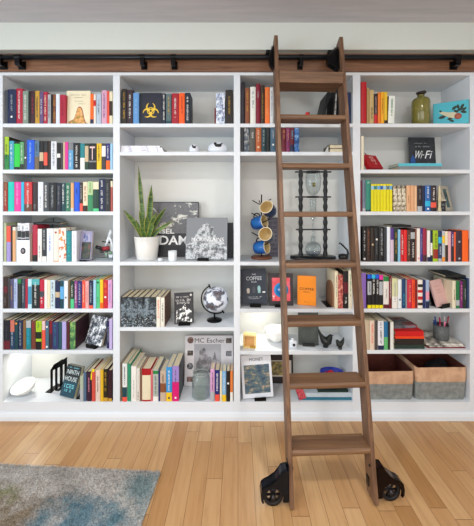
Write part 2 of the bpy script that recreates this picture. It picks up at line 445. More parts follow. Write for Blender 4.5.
bb.build('skirting', WHITE, bc)

# ================================================================ ladder rail
walx = wood('walnut_x', '4c3222', '705036', '8c6a4b', 'x', .5)
walz = wood('walnut_z', '483124', '6a4b36', '866549', 'z', .5)
rl = thing('ladder_rail', 'long black metal ladder rail mounted on a brown wooden board above the bookcase', 'rail', (0, 0, 0))
MB().box(XL+.3, XR-.3, -.02, .1, TOPZ+.001, wz(49.6, -.075)).build('mounting_board', wood('board_x', '553826', '7c553c', '94694c', 'x', .5), rl, .001)
RY, RZ = -.06, 2.421
MB().tube([(XL+.3, RY, RZ), (XR-.3, RY, RZ)], .0155, 16).build('rail_tube', M('20242a', .35, .4), rl)
for px, w in ((20.5, .05), (143.5, .04), (174, .04), (300.5, .036), (455, .05), (2, .05), (-60, .04), (540, .04)):
    x = wx(px, -.04); mb = MB()
    mb.box(x-w/2, x+w/2, -.026, -.0205, RZ-.066, RZ-.012)
    mb.box(x-w/3, x+w/3, RY-.012, -.026, RZ-.056, RZ-.03)
    mb.box(x-w/3, x+w/3, RY-.016, RY+.012, RZ-.05, RZ-.012)
    mb.tube([(x-w/2.4, RY, RZ), (x+w/2.4, RY, RZ)], .0185, 14)
    mb.build('bracket', DARKMETAL, rl, .0015)

# ================================================================ ladder
ld = thing('ladder', 'walnut brown rolling library ladder leaning on the black rail in front of the shelves', 'ladder', (.465, -.645, 0), (0, 0, math.radians(2.6)))
SL = .1835; ZB = .012; ZT = 2.496; RD = .095
def ly(z): return SL*(z-ZB)
for sx in (-1, 1):
    x0, x1 = (-.221, -.200) if sx < 0 else (.186, .207)
    poly = [(0, ZB), (RD-.01, ZB), (ly(2.44)+RD, 2.44), (ly(2.47)+RD-.03, 2.47), (ly(ZT)+.012, ZT), (ly(ZT), ZT-.006)]
    MB().prism(poly, x0, x1, 'x').build('side_rail', walz, ld, .002)
def zfor(py):
    k = (py-VY)/F; return (CZ - k*(1.51 - SL*ZB))/(1+k*SL)
for py in (455, 388.5, 326.5, 268, 216.8, 168, 119.3):
    z = zfor(py); th = .028; s = MB(); f = ly(z+th)-.004
    s.prism([(f+.003, z), (f+RD+.012, z), (f+RD+.012, z+th), (f+.006, z+th), (f, z+th*.6), (f, z+.006)], -.2002, .1862, 'x')
    s.build('step', walx, ld, .0015)
z = zfor(83); hb = MB(); f = ly(z)
hb.box(-.2002, .1862, f+.0, f+.022, z, z+.067); hb.box(-.2002, .1862, f+.022, f+.15, z, z+.024)
hb.build('top_board', walx, ld, .0015)
for sx, xo in ((-1, -.2215), (1, .1855)):
    q = MB(); xa = xo - .004; y1 = ly(2.37)
    q.prism([(y1+.02, 2.29), (y1+.08, 2.29), (y1+.115, 2.36), (y1+.12, 2.45), (y1+.10, 2.462), (y1+.05, 2.44), (y1+.03, 2.40)], xa-.003, xo-.0002, 'x')
    dd = .02 if sx < 0 else .055
    for k in range(5):
        t0, t1 = k/5, (k+1)/5; u = .012*k
        q.prism([(y1+.03+u*.3, 2.30+u*.6), (y1+.085, 2.30+u*.6), (y1+.10, 2.35), (y1+.10, 2.45-u), (y1+.05, 2.43-u)], xa-.003-dd*t1, xa-.003-dd*t0, 'x')
    br = q.build('rail_hook', DARKMETAL, ld, .001)
    yr = (RY+.645-.0) + (.009 if sx < 0 else -.009)
    MB().tube([(xa-.03, yr, RZ+.032), (xa-.003, yr, RZ+.032)], .016, 18).build('roller', DARKMETAL, br)
for sx in (-1, 1):
    # profile of the wheel hood seen from the front, drawn outward from the rail
    P = [(0, .186), (.010, .187), (.034, .182), (.046, .164), (.064, .142), (.092, .122), (.118, .110), (.134, .097), (.139, .07), (.137, .045), (.132, .032), (.126, .032)]
    P += [(.076+.051*math.cos(math.radians(t)), .052+.051*math.sin(math.radians(t))) for t in range(-22, 203, 16)] + [(.022, .032), (0, .032)]
    xb = .2213 if sx < 0 else .2073
    hd = MB(); sc_ = .97
    hd.prism([(sx*(xb+p*sc_), q*.97) for p, q in P], .015, .027); hd.prism([(sx*(xb+p*sc_), q*.97) for p, q in P], .057, .069)
    top = P[1:10]
    for (a, b2) in zip(top[:-1], top[1:]):
        vs = [(sx*(xb+a[0]*sc_), .015, a[1]*.97), (sx*(xb+b2[0]*sc_), .015, b2[1]*.97), (sx*(xb+b2[0]*sc_), .069, b2[1]*.97), (sx*(xb+a[0]*sc_), .069, a[1]*.97)]
        vs += [(x, y, z-.004) for x, y, z in vs]
        hd.add(vs, [(0,1,2,3),(7,6,5,4),(0,3,7,4),(1,5,6,2),(0,4,5,1),(3,2,6,7)])
    hd.box(min(sx*xb, sx*(xb+.004)), max(sx*xb, sx*(xb+.004)), .015, .069, .03, .2)
    h = hd.build('wheel_hood', M('2a2e36' if sx < 0 else '2b2020', .2, .7), ld, .0012)
    cx = sx*(xb+.074); wc = MB()
    T = Matrix.Translation((cx, .042, .0505)) @ Matrix.Rotation(PI/2, 4, 'X')
    wc.lathe([(.034, -.011), (.048, -.011), (.050, -.006), (.050, .006), (.048, .011), (.034, .011), (.034, -.011)], 32, 0, T)
    wh = wc.build('wheel', M('201c1e', .6), ld)
    sp = MB()
    for k in range(6):
        a = k*PI/3; sp.tube([(cx, .042, .0505), (cx+.036*math.cos(a), .042, .0505+.036*math.sin(a))], .0055, 8)
    sp.tube([(cx, .012, .0505), (cx, .072, .0505)], .011, 12)
    sp.build('hub', M('3a3638', .35, .7), wh)
    MB().tube([(sx*.186-sx*.0006-(.014 if sx < 0 else 0), .03 + .02, .165), (sx*.186-sx*.005-(.014 if sx < 0 else 0), .05, .165)], .006, 12).build('bolt', DARKMETAL, ld)
MB().box(.1815, .1857, .055, .082, .055, .1).build('bracket_plate', DARKMETAL, ld)

# ================================================================ rug
def rug():
    r = thing('area_rug', 'shaggy grey area rug with teal, brown and green patches on the wooden floor', 'rug', (-.419, -.44, 0), (0, 0, math.radians(-3.2)))
    m, nt, b = newmat('shaggy_rug'); N = nt.nodes; L = nt.links
    v = coords(nt); big = noise(nt, v, 3.2, 6, .7, .5)
    base = ramp(nt, big, [(.32, 'a09a94'), (.45, 'c6c0ba'), (.55, 'd6d1cb'), (.66, 'b8b0a8'), (.75, 'a29a90')])
    cur = base
    def patch(cur, cx, cy, rx, ry, c, amt, seed):
        mp = N.new('ShaderNodeMapping'); mp.inputs['Location'].default_value = (-cx/rx, -cy/ry, 0); mp.inputs['Scale'].default_value = (1/rx, 1/ry, 0)
        tc = N.new('ShaderNodeTexCoord'); L.new(tc.outputs['Object'], mp.inputs[0])
        ln = N.new('ShaderNodeVectorMath'); ln.operation = 'LENGTH'; L.new(mp.outputs[0], ln.inputs[0])
        w4 = N.new('ShaderNodeTexNoise'); w4.noise_dimensions = '4D'; w4.inputs['W'].default_value = seed; w4.inputs['Scale'].default_value = 9; w4.inputs['Detail'].default_value = 7; w4.inputs['Roughness'].default_value = .7
        L.new(tc.outputs['Object'], w4.inputs['Vector'])
        a = N.new('ShaderNodeMath'); a.operation = 'MULTIPLY_ADD'; L.new(w4.outputs[0], a.inputs[0]); a.inputs[1].default_value = 3.2; L.new(ln.outputs['Value'], a.inputs[2])
        rg = N.new('ShaderNodeMapRange'); L.new(a.outputs[0], rg.inputs[0]); rg.inputs[1].default_value = 2.0; rg.inputs[2].default_value = 2.75; rg.inputs[3].default_value = amt; rg.inputs[4].default_value = 0
        mx = N.new('ShaderNodeMix'); mx.data_type = 'RGBA'; L.new(rg.outputs[0], mx.inputs[0]); L.new(cur, mx.inputs[6]); mx.inputs[7].default_value = lin(c); return mx.outputs[2]
    cur = patch(cur, -.74, -.30, .32, .17, '8a7860', .85, 1)
    cur = patch(cur, -.88, -.19, .2, .08, '84904c', .85, 2)
    cur = patch(cur, -.27, -.30, .27, .15, '467c90', .8, 3)
    cur = patch(cur, -.06, -.12, .12, .14, '5f8890', .7, 4)
    cur = patch(cur, -.4, -.8, .4, .3, '3c7890', .8, 5); cur = patch(cur, -1.2, -1.2, .4, .3, '7c6c58', .8, 6)
    f = noise(nt, v, 120, 4, .75)
    fr = ramp(nt, f, [(.34, '86868a'), (.5, 'd0d0d0'), (.62, 'ffffff')])
    mx = N.new('ShaderNodeMix'); mx.data_type = 'RGBA'; mx.blend_type = 'MULTIPLY'; mx.inputs[0].default_value = .8
    L.new(cur, mx.inputs[6]); L.new(fr, mx.inputs[7]); L.new(mx.outputs[2], b.inputs['Base Color'])
    b.inputs['Roughness'].default_value = .95; b.inputs['Specular IOR Level'].default_value = .1
    rnd = random.Random(3); W_, H_ = 1.75, 2.2
    mb = MB()
    for i in range(42000):
        x = -rnd.random()*W_ if i % 3 else -rnd.random()*1.1; y = -(rnd.random()**1.6)*(H_ if i % 4 == 0 else .75)
        a = rnd.uniform(0, 6.28); l = rnd.uniform(.004, .013); h = rnd.uniform(.010, .02); w_ = rnd.uniform(.002, .004)
        ca, sa = math.cos(a), math.sin(a); o = len(mb.v)
        mb.v += [(x-sa*w_, y+ca*w_, .004), (x+sa*w_, y-ca*w_, .004), (x+ca*l, y+sa*l, h)]
        mb.f.append([o, o+1, o+2]); mb.mi.append(0); mb.sm.append(False)
    p = mb.build('pile', m, r); p['kind'] = 'stuff'
    MB().box(-W_, 0, -H_, 0, .0003, .009).build('backing', m, r)
rug()
# ================================================================ books standing in rows
parse_books(0, 0, 123.5, '''
5 7.7 90.3 slate|slim dark slate|T
7.7 16.2 89.5 navy|thick navy|t:silver:.35:.85:.4 m:.2:white w:.17
16.2 22.8 88.6 crimson|crimson white-lettered|t:white:.1:.92:.45
22.8 28.3 91 sage|grey-green|t:white:.1:.9:.3
28.5 30.6 91 black|slim black|T
30.7 35.1 91 4a2c34|dark maroon|t:crimson:.3:.8:.3
35.2 39.5 91 gold|golden yellow|
39.7 43.4 92 6a5a86|dusty purple|
43.5 47.6 92 crimson|red cream-lettered|t:cream:.05:.9:.4
47.8 50.8 94.5 silver|slim silver|
50.9 53 94.5 black|narrow black|T
53.1 55.8 94.5 copper|copper brown|b:.4:.6:maroon
56 59.7 94 dfe6f0|pale blue-white|T
60 65.6 95 crimson|plain crimson|t:maroon:.2:.8:.3
90.3 93.6 94 orange|orange|T b:0:.15:navy
93.7 96 94.5 offwhite|white and red|b:.6:.8:red T
96.4 101.3 94 b8c4d4|pale grey-blue|t:slate:.3:.8:.3
101.7 106.9 90.5 d8a8c0|pink|t:purple:.15:.9:.35
107 109.2 91 coral|slim coral|T
109.4 112.6 91.5 cream|cream with dark band|b:.25:.7:darkbrown T
''')
parse_books(0, 1, 169.6, '''
4.6 9 136.8 lime|tall lime|b:0:.45:green w:.22 s:darkbrown
9.4 14 141 4fa8c0|light teal|t:white
14.2 19.9 142 brightgreen|bright green|b:0:.1:black T b:.93:1:black
20 23.9 142 6aa878|soft green|b:0:.2:charcoal t:white:.3:.9:.3
24.2 27 140 slate|slate with white mark|m:.4:white T
27 34.3 140 brightblue|bright blue|t:lightblue:.2:.9:.5
34.5 39.2 141 steel|steel grey|b:0:.45:7a6a54 t:black:.5:.9
39.4 43.5 141 black|black with pale face|b:.3:.6:beige T
43.7 47.6 141 charcoal|charcoal and pink|b:.15:.6:coral T
47.9 50.7 141 darkbrown|slim dark brown|T
51 56.6 141.5 dfe2e8|white|t:slate:.1:.95:.4
56.9 60.4 143 black|black with white band|b:.45:.6:white T
60.5 63 143 darkgrey|dark grey|T
63.1 65.1 142 beige|slim beige|T
65.2 68 142 hotpink|hot pink|T
68.2 73.3 142.5 6aaad4|sky blue|b:.72:1:grey t:white:.1:.6:.3
73.5 80 143 black|black bold-lettered|t:white:.05:.95:.6
80.2 84.8 143.5 teal|teal and white|b:0:.45:white T
84.9 88.6 143.5 darkgreen|dark green and cream|b:.3:.9:beige T
88.8 96.4 143.5 black|thick black with red T|b:.28:.34:grey W:T:palepink:.38:.88:.7 T
96.7 101.5 143.5 yellow|yellow|t:black:.3:.95:.45
101.7 105.8 143.5 darkgrey|dark grey with white panel|b:.5:.9:white T
106 110.1 143.5 indigo|violet and orange|b:0:.35:orange t:white:.4:.9:.3
110.2 112.6 143.5 lightblue|light blue|T
''', .13)
parse_books(0, 2, 211.5, '''
3.4 7.7 182 brick|brick red|b:.75:1:copper t:cream:.2:.7:.3
8.1 14.2 182 turquoise|turquoise|T
14.4 21 182 hotpink|hot pink|t:e8a0d8:.2:.95:.4
21.1 24.1 182 cyan|slim cyan|T
24.3 32.1 182 c83a3e|red over dark brown|b:0:.25:brown t:white:.1:.95:.35
32.6 37.7 183 3c2c30|dark brown|t:grey:.05:.3:.4
38 43.3 182 dde0e6|pale grey|t:grey:.1:.5:.3
43.5 48.8 182.5 slate|slate grey|t:white:.1:.9:.5
49 56.4 182.5 black|thick black|t:silver:.1:.9:.45
56.5 61.4 183 darknavy|near-black|t:grey
61.5 65.4 183 darkteal|dark teal|t:white:.2:.95:.5
65.6 70.5 183 3c7c62|green|t:white:.1:.9:.4
70.7 73.8 183 peach|peach|b:0:.12:lightgrey T
74 79.6 182.3 brightblue|bright blue|t:navy:.6:.8:.3
79.8 82.9 182.5 darkbrown|dark brown with red foot|b:0:.28:coral t:silver:.4:.9:.4
83 87.7 182 cream|cream with red marks|t:brick:.3:.85:.4 b:0:.2:darkbrown
87.8 93 181.5 palegreen|pale green over green|b:0:.55:3f8f64 T t:olive:.6:.95:.3
93.1 98.8 182 244a3c|dark green with cream peak|b:.75:1:cream b:0:.1:mint T
99 105 178.8 navy|tall navy|t:white:.05:.95:.5
105.2 110.4 179 charcoal|tall charcoal|t:grey:.2:.9:.3
110.6 112.7 181 b05a50|slim brick and cream|b:.8:1:cream T
''', .14)
parse_books(0, 3, 261.8, '''
4 6.3 223 b8c09c|slim pale green|T
6.4 10.8 226 lavender|lavender and pink|b:.55:1:coral T
10.9 12.2 226 darkbrown|very thin dark|T
12.3 15.7 227 offwhite|white and peach|b:0:.9:peach T
29.8 32.3 233 8a7466|slim taupe|T
32.6 37.6 225 crimson|crimson|b:0:.18:black T
37.7 41.9 229 white|white|t:grey:.1:.5:.3
42.1 46.6 228.5 3a3c40|charcoal and white|b:0:.16:white t:silver:.3:.95:.4
46.8 53.3 228.5 e4e8f2|thick white|t:blue:.3:.85:.25
53.4 58.7 228.5 offwhite|white with red emblem|m:.88:brick T b:0:.02:amber
58.8 66.1 228 offwhite|white illustrated|mat:illus T
66.3 71.7 231 teal|teal|t:turquoise:.1:.9:.4
71.8 76.6 231 e8e8f0|plain white|t:lilac:.2:.9:.2
''', .14)
parse_books(0, 4, 308.8, '''
3.4 7.6 277 darkbrown|dark brown|b:.5:.7:maroon t:grey:.1:.4:.3
7.7 10.1 277.5 darkgrey|slim dark grey|T
10.3 13.5 279 5c5878|dusky violet|
13.6 17.4 279 b6c2e2|pale blue|t:steel
17.6 21.3 279 2c3430|dark green-black|b:.85:1:green T
21.6 25.3 279 40505e|slate blue|t:silver
25.4 27.8 279 crimson|slim crimson|T
27.9 31.7 279 bfe2ee|pale cyan|b:.15:.75:4f98b8 T
31.8 39.6 279 1c2a2c|thick black and teal|b:.8:1:5cb0b4 t:white:.1:.9:.5
39.8 44.1 279.5 c02448|raspberry red|b:.4:.6:slate t:white:.1:.4:.4
44.3 47.3 279.5 white|white|T
47.4 50.3 280 cream|slim cream|T
50.5 55 280 cfe0e8|pale blue with dark edge|t:slate:.05:.95:.5
55.2 60 281 navy|navy with pale block|b:.4:.6:beige T
60.1 63.8 281 skyblue|sky blue and dark|b:0:.35:darkteal T b:.8:1:darkteal
64 68 281 e8ebee|plain white|m:.4:grey T
68.2 70.3 281 7a6040|slim brown|T
70.5 74.2 281 1f4438|dark green|b:0:.35:mint t:white:.4:.9:.4
74.4 77.4 281 9a5a94|mauve|t:white
77.6 82 281 indigo|indigo|t:lightgrey:.1:.9:.4
82.1 85.3 280.5 coral|coral|t:cream
85.4 88.9 281 e4b0b0|pale pink|t:coral:.2:.8:.3
89.1 93.1 280.5 navy|navy with red foot|b:0:.12:coral t:silver:.2:.9:.45
93.3 96.1 280 a4d0e4|pale blue|T
96.2 99.9 279.5 mint|mint green|m:.9:black t:darkgreen:.2:.4:.3
100 103.2 279.5 yellow|yellow|b:0:.2:orange T
103.4 107.9 280 c82838|red|m:.4:white t:amber:.5:.9:.4
108 112 280 dba8d0|pink-lilac|t:lavender
''', .16)
parse_books(0, 5, 349.8, '''
3.5 10.1 320 1c1c2c|thick near-black|b:0:.3:maroon t:slate:.3:.8:.3
10.3 14.6 320 26486a|dark blue|b:.6:1:c8786a t:silver:.1:.6:.4
14.8 18.2 320.5 1d4a52|dark teal|m:.9:amber T
18.4 22.9 320 navy|navy|t:silver:.1:.9:.4
23.1 26 320.5 8a6840|tan brown|T
26.1 31 320.5 21868c|teal|b:.75:1:silver t:cyan:.1:.7:.4
31.2 35.6 320.5 7c4436|rust brown|t:crimson:.6:.9:.4
35.8 41.6 321 lime|lime and black|b:0:.28:black b:.38:.62:1f2a1c t:green:.65:.95:.5
41.9 45.3 321 coral|coral with white top|b:.68:1:palepink T
45.5 48.8 321 4f7488|grey-blue|m:.8:white m:.1:white T
49 52.1 321 8c1c30|dark red|b:0:.55:plum T
52.3 58.3 322 3c4472|dusky blue|t:teal:.1:.9:.5
58.5 61.8 322 2c5a66|deep teal|T
62 66.3 321.5 b4acdc|lavender|T
66.5 69.6 322 5a2430|burgundy|T
69.7 75.4 322 greenscene|green and teal patterned|mat:greenscene w:.2 s:plum T
109.2 112.3 319 c0b2dc|pale lavender|T n:at_the_far_right
'''.replace('322 greenscene', '322 green'), .19)
parse_books(0, 'bottom', 402, '''
80 83.4 376 b2bca8|grey-green|T b:.0:.5:silver
83.5 86.3 372 5c7490|blue-grey|T
86.8 91.4 371.5 3c1c38|dark plum|t:pink:.3:.8:.3
91.8 95.4 372 d0584c|coral red|T
95.6 100.3 370 e0ccc0|pale beige-pink|t:brown:.3:.8:.25
100.4 103.4 369.5 e0b82c|mustard yellow|T
103.5 107.8 369 2f2818|black and gold|b:.0:.12:gold t:gold:.3:.9:.5
108.2 112 370 3a1a28|dark wine|b:0:.1:gold T
''', .19)
# bay 2
parse_books(1, 0, 123.5, '''
121.6 126.6 89 2e2620|dark brown gilt|t:gold:.1:.9:.4 w:.17
127 133 90 3c2630|dark maroon white-lettered|t:white:.15:.85:.45
133.2 138.9 93 6a9cd0|sky blue|t:lightblue:.3:.8:.3
162.2 165.6 93.5 232c44|slim navy white-lettered|t:white:.1:.95:.5
166 171.4 94 5f7476|grey-teal gilt|t:gold:.3:.9:.4 b:.0:.1:darkteal
171.8 178.8 93.5 a81c34|wide red white-lettered|t:white:.15:.85:.4
179 184.7 93.2 f0661e|bright orange|t:brick:.3:.9:.3
185 190.2 93 1e2e40|dark blue white-lettered|t:white:.1:.9:.5 w:.12
214.4 215.8 108 7c2434|short thin maroon|T w:.08 n:left_of_the_white_and_blue_one
216 224.9 93 bluegrey|white and blue|mat:bluegrey T n:beside_the_dark_brown_one
225.4 233.2 90 2c2420|wide dark brown gilt|t:gold:.25:.8:.35 n:at_the_far_right
'''.replace('93 bluegrey', '93 white'), .15)
_w = [120.8, 126.2, 132, 137.5, 143, 149.5, 156]
MATS['wave'] = None
def wave_mat():
    m, nt, b = newmat('black_and_white_engraving'); N = nt.nodes; L = nt.links
    g = N.new('ShaderNodeNewGeometry'); sp = N.new('ShaderNodeSeparateXYZ'); L.new(g.outputs['Position'], sp.inputs[0])
    n = noise(nt, g.outputs['Position'], 38, 6, .75)
    ad = N.new('ShaderNodeMath'); ad.operation = 'MULTIPLY_ADD'; L.new(sp.outputs[2], ad.inputs[0]); ad.inputs[1].default_value = -1.6; ad.inputs[2].default_value = 1.19
    s2 = N.new('ShaderNodeMath'); s2.operation = 'ADD'; L.new(ad.outputs[0], s2.inputs[0]); L.new(n, s2.inputs[1])
    L.new(ramp(nt, s2.outputs[0], [(.42, '20262c'), (.55, '8a9aa4'), (.6, '14181c'), (.68, '1a1e22'), (.72, 'c8d2d8'), (.8, '3a444c'), (.9, 'a8b4bc')]), b.inputs['Base Color'])
    return m
MATS['wave'] = wave_mat()
parse_books(1, 3, 327.4, '''
120.8 126.1 297 black|black and white engraved|mat:wave T n:first_of_the_six_volume_set
126.3 131.9 297 black|black and white engraved|mat:wave T n:second_of_the_six_volume_set
132.1 137.5 297 black|black and white engraved|mat:wave T n:third_of_the_six_volume_set
137.7 143.2 297 black|black and white engraved|mat:wave T n:fourth_of_the_six_volume_set
143.4 149.4 297 black|black and white engraved|mat:wave T n:fifth_of_the_six_volume_set
149.6 155.9 297 black|black and white engraved|mat:wave T n:last_of_the_six_volume_set
156.4 160.6 297 ebe6da|white orange-lettered|t:orange:.3:.9:.5 n:beside_the_six_volume_set
160.9 164.6 297.5 ebe6da|white with brown side|s:brown t:charcoal:.15:.8:.35 w:.2
''', .2)
parse_books(1, 'bottom', 402, '''
120.3 122.2 363 7a6a56|slim drab brown|T w:.24
122.4 127.1 363.5 e6e8e6|white with teal foot|b:0:.12:coral b:.12:.38:darkteal t:slate:.4:.95:.3 w:.24
127.3 131 363.5 3a9474|jade green|T w:.23
131.2 136.4 366 ece8e2|clean white|t:silver:.1:.6:.2 w:.21
136.6 139.8 368 ddd8d0|off-white|t:brown:.05:.3:.3
140 141.9 369 8a6a58|slim taupe|T
142.1 150.8 368.5 b01c26|wide red with cream panel|b:.05:.8:cream T
151 152.8 370 e07a84|slim rose|T
153 158.4 369 b4bcb4|silver-green|b:0:.15:white b:.85:.95:green t:slate:.2:.8:.3 w:.19
158.6 160 371 30307a|thin deep blue|T
160.2 166 371 c8b4a0|beige and brown|b:.3:.6:copper t:brown:.6:.9:.4
166.2 172 367 3f9cd8|sky blue with yellow foot|b:0:.26:yellow t:white:.3:.9:.4 m:.1:navy w:.2
172.3 179 366 a890cc|lilac over magenta|b:0:.55:d8207c m:.1:white t:slate:.5:.9:.2 w:.2 s:slate
210.3 214.6 369 d8a8d0|pink and white|b:0:.3:silver t:plum:.3:.9:.3 w:.1 n:beside_the_glass_jar
214.9 219.6 370 26307c|dark blue with red foot|b:0:.22:coral t:white:.3:.9:.5 w:.1
219.9 222 371 e8dcc0|slim cream|T w:.1
222.2 226.2 371 8ab8dc|powder blue with yellow foot|b:0:.22:yellow t:white:.3:.9:.3 w:.1
226.4 230 371 221e20|black|m:.6:white T w:.1
230.2 233 371 e0884a|orange and white|b:.0:.3:white T w:.1
''', .17)
# bay 3
parse_books(2, 0, 123.5, '''
240.8 244.8 82.5 28202c|tall blackish purple|t:slate:.2:.8:.3 w:.17
245.1 249.8 88 8a5234|copper brown|t:gold:.3:.9:.4
250.2 255.7 87 e4e4dc|off-white|t:steel:.4:.9:.35
256 260.4 84 8c2038|maroon red|t:silver:.6:.8:.4
260.7 264.6 85.5 4a3a2c|dark olive brown|t:gold:.1:.8:.3
264.9 269.7 87.5 f08038|soft orange|t:peach:.2:.9:.3
270 273.4 87.5 d8dce0|pale grey|t:grey:.2:.9:.3
''', .15)
parse_books(2, 1, 151.8, '''
240.8 244 127 2c2c34|dark grey|T
244.2 249.5 127 1c1e22|black scenic|mat:darkscene T
249.7 255.4 127 5c5a54|grey scenic|t:white:.5:.8:.5
255.6 261.2 127 c06a3c|burnt orange|m:.2:cream t:cream:.4:.9:.3
261.4 265.8 127 2a4a50|deep teal|t:silver:.2:.9:.4
266 270.2 127 1c2426|charcoal|T
270.4 275.8 127 4c6a80|slate blue|m:.3:white t:silver:.5:.9:.3
276 281.8 127 6a3434|russet|T
282 286 127 7a2438|wine red|t:gold:.5:.9:.4
286.2 289.8 127.5 8c3c6a|plum pink|t:peach:.4:.9:.4
290 294.3 127.5 7c2a38|maroon with navy foot|b:0:.3:navy t:cyan:.5:.9:.4
294.5 299.3 127 2f78c8|blue scenic|mat:bluescene T
''', .12)
parse_books(2, 3, 308.8, '''
334.8 338 271.5 e8dcc0|cream|t:brown:.3:.9:.3 w:.19 n:behind_the_wooden_arch
338.2 343 275 b05048|red marbled|mat:redmarble T
343.2 348.2 271 1c1a1e|black|b:.4:.7:maroon t:white:.1:.3:.4
348.5 352.2 270.5 e6e0cc|pale cream|t:green:.3:.9:.35
''', .2)
# bay 4
parse_books(3, 0, 123.2, '''
361 366.5 82 c01828|tall bright red|t:crimson:.1:.8:.3 w:.17
366.8 369.3 88 b09868|slim tan|T
369.5 373.8 90 c8b07c|pale tan|t:brown:.1:.5:.4
374 377.6 94 2a1418|black and red|b:0:.3:red t:palepink:.3:.9:.3
377.8 380.8 92.5 e88a30|orange|T
381 384 92 f0b428|golden yellow|t:brown:.3:.8:.3
384.2 387.4 92 e4c030|mustard|b:0:.1:darkbrown T
387.9 394.2 96 e8ece6|leaning white green-lettered|t:green:.2:.9:.45 L:2 s:brown w:.12
''', .14)
parse_books(3, 1, 169.6, '''
361 364 136 e2dac6|lone pale cream|T w:.14 n:beside_the_red_box
''', .14)
sp_ = '361 362.3 180.5 7c2438|thin maroon|T\n362.5 365.6 180 7c8a9a|blue-grey|t:slate:.3:.9:.3 b:0:.1:silver\n365.8 370.6 180 38907c|sea green|b:0:.06:darkteal t:white:.85:.95:.4 w:.16\n'
for k in range(7):
    a = 371 + k*3.08
    sp_ += '%.2f %.2f 184 e6dc18|slim yellow|b:.8:.93:%s T p n:%s_of_the_seven_identical_issues\n' % (a, a+2.8, ['lightblue', 'teal', 'skyblue', 'blue', 'lightblue', 'steel', 'skyblue'][k],
         ['first', 'second', 'third', 'fourth', 'fifth', 'sixth', 'last'][k])
parse_books(3, 2, 211.5, sp_ + '''
393.4 397.6 186 cream|mottled cream|mat:marbled T n:right_of_the_yellow_issues
397.8 401.8 185.5 beige|mottled grey|mat:marbled T
402 406 186 cream|mottled tan|mat:marbled T
406.3 410.6 185.5 e0b48c|peach tan|t:brown:.3:.6:.2
410.8 414.2 185.5 dcae86|second peach tan|T
414.4 416.9 185.8 e8c09a|slim pale peach|T
417.2 422.2 185.5 33262a|brown-black|b:0:.2:silver t:grey:.4:.9:.4
422.4 424.8 185.8 222a50|slim navy|T
425 430.5 185.5 2f6cb0|blue and cyan|b:.2:.4:cyan t:white:.5:.95:.5 m:.1:white
430.7 436.3 185.5 3c2a34|dark with red and white|b:.15:.35:coral t:white:.4:.9:.5
''', .14)
parse_books(3, 3, 261.8, '''
362.6 366.1 227.5 201e20|slim black white-lettered|t:white:.3:.9:.4 m:.08:white
366.4 370.3 227.5 3c2820|dark brown tan-lettered|t:copper:.2:.9:.5
370.6 374.4 227.5 362a22|chocolate brown|m:.5:beige T
374.6 378.5 227.5 26282a|charcoal|m:.65:white t:grey:.2:.6:.3
378.8 384.1 227 1b1b20|thick black silver-lettered|t:silver:.15:.95:.5
384.2 386.7 228 3c4048|slim slate|T
386.9 390.2 226.8 e6ecf4|white|T
390.4 393.8 228 d8c4d4|pale pink with violet top|b:.65:1:purple T
394 397.6 228.5 20382c|dark green gilt|t:gold:.2:.9:.4
397.8 400.4 229.5 90c8e4|slim light blue|T
400.6 403.8 230 c8202c|red white-lettered|t:white:.2:.85:.5
403.9 407 230 e02c30|plain red|T
407.2 410.3 230 5c3a2c|mid brown|t:beige
410.5 415 229 301c24|blackish maroon|b:.7:.9:silver t:white:.1:.6:.4
415.1 416.6 229 8c5a44|thin reddish brown|T
416.8 420.1 228.5 ece6e0|clean white|m:.1:pink T
420.3 422.6 228.5 484098|violet blue|t:silver
422.8 426.6 228.5 a02848|raspberry and plum|b:0:.2:plum T
427.1 430.2 230.5 ecebe8|bright white|b:0:.15:navy T
430.4 432.5 230.5 navy|navy and white|b:.2:.6:white T
433 438 230.5 a8c428|lime green|t:olive:.4:.9:.5 b:.1:.4:brick
438.2 441.9 231 24406c|blue and pale|b:.6:.8:cyan b:0:.1:silver t:white:.2:.5:.4
442.1 444.8 231 c0c8d0|pale grey with yellow|b:.6:.85:yellow b:0:.15:amber T
445 448 231.5 e8dcc4|cream over dark|b:0:.55:darkbrown T
448.2 451 231.5 e4b4b8|rose pink|T
451.2 453.8 231.5 5c3878|purple|b:0:.5:charcoal t:white:.5:.9:.4
454 455.8 232 f06a3c|thin orange red|T
456 461.9 231 48303a|wide plum brown|m:.65:silver m:.1:silver T
462.2 468.4 230.5 f47020|wide orange|T
468.5 469.8 239 2c2a2c|short thin dark|T
''', .15)
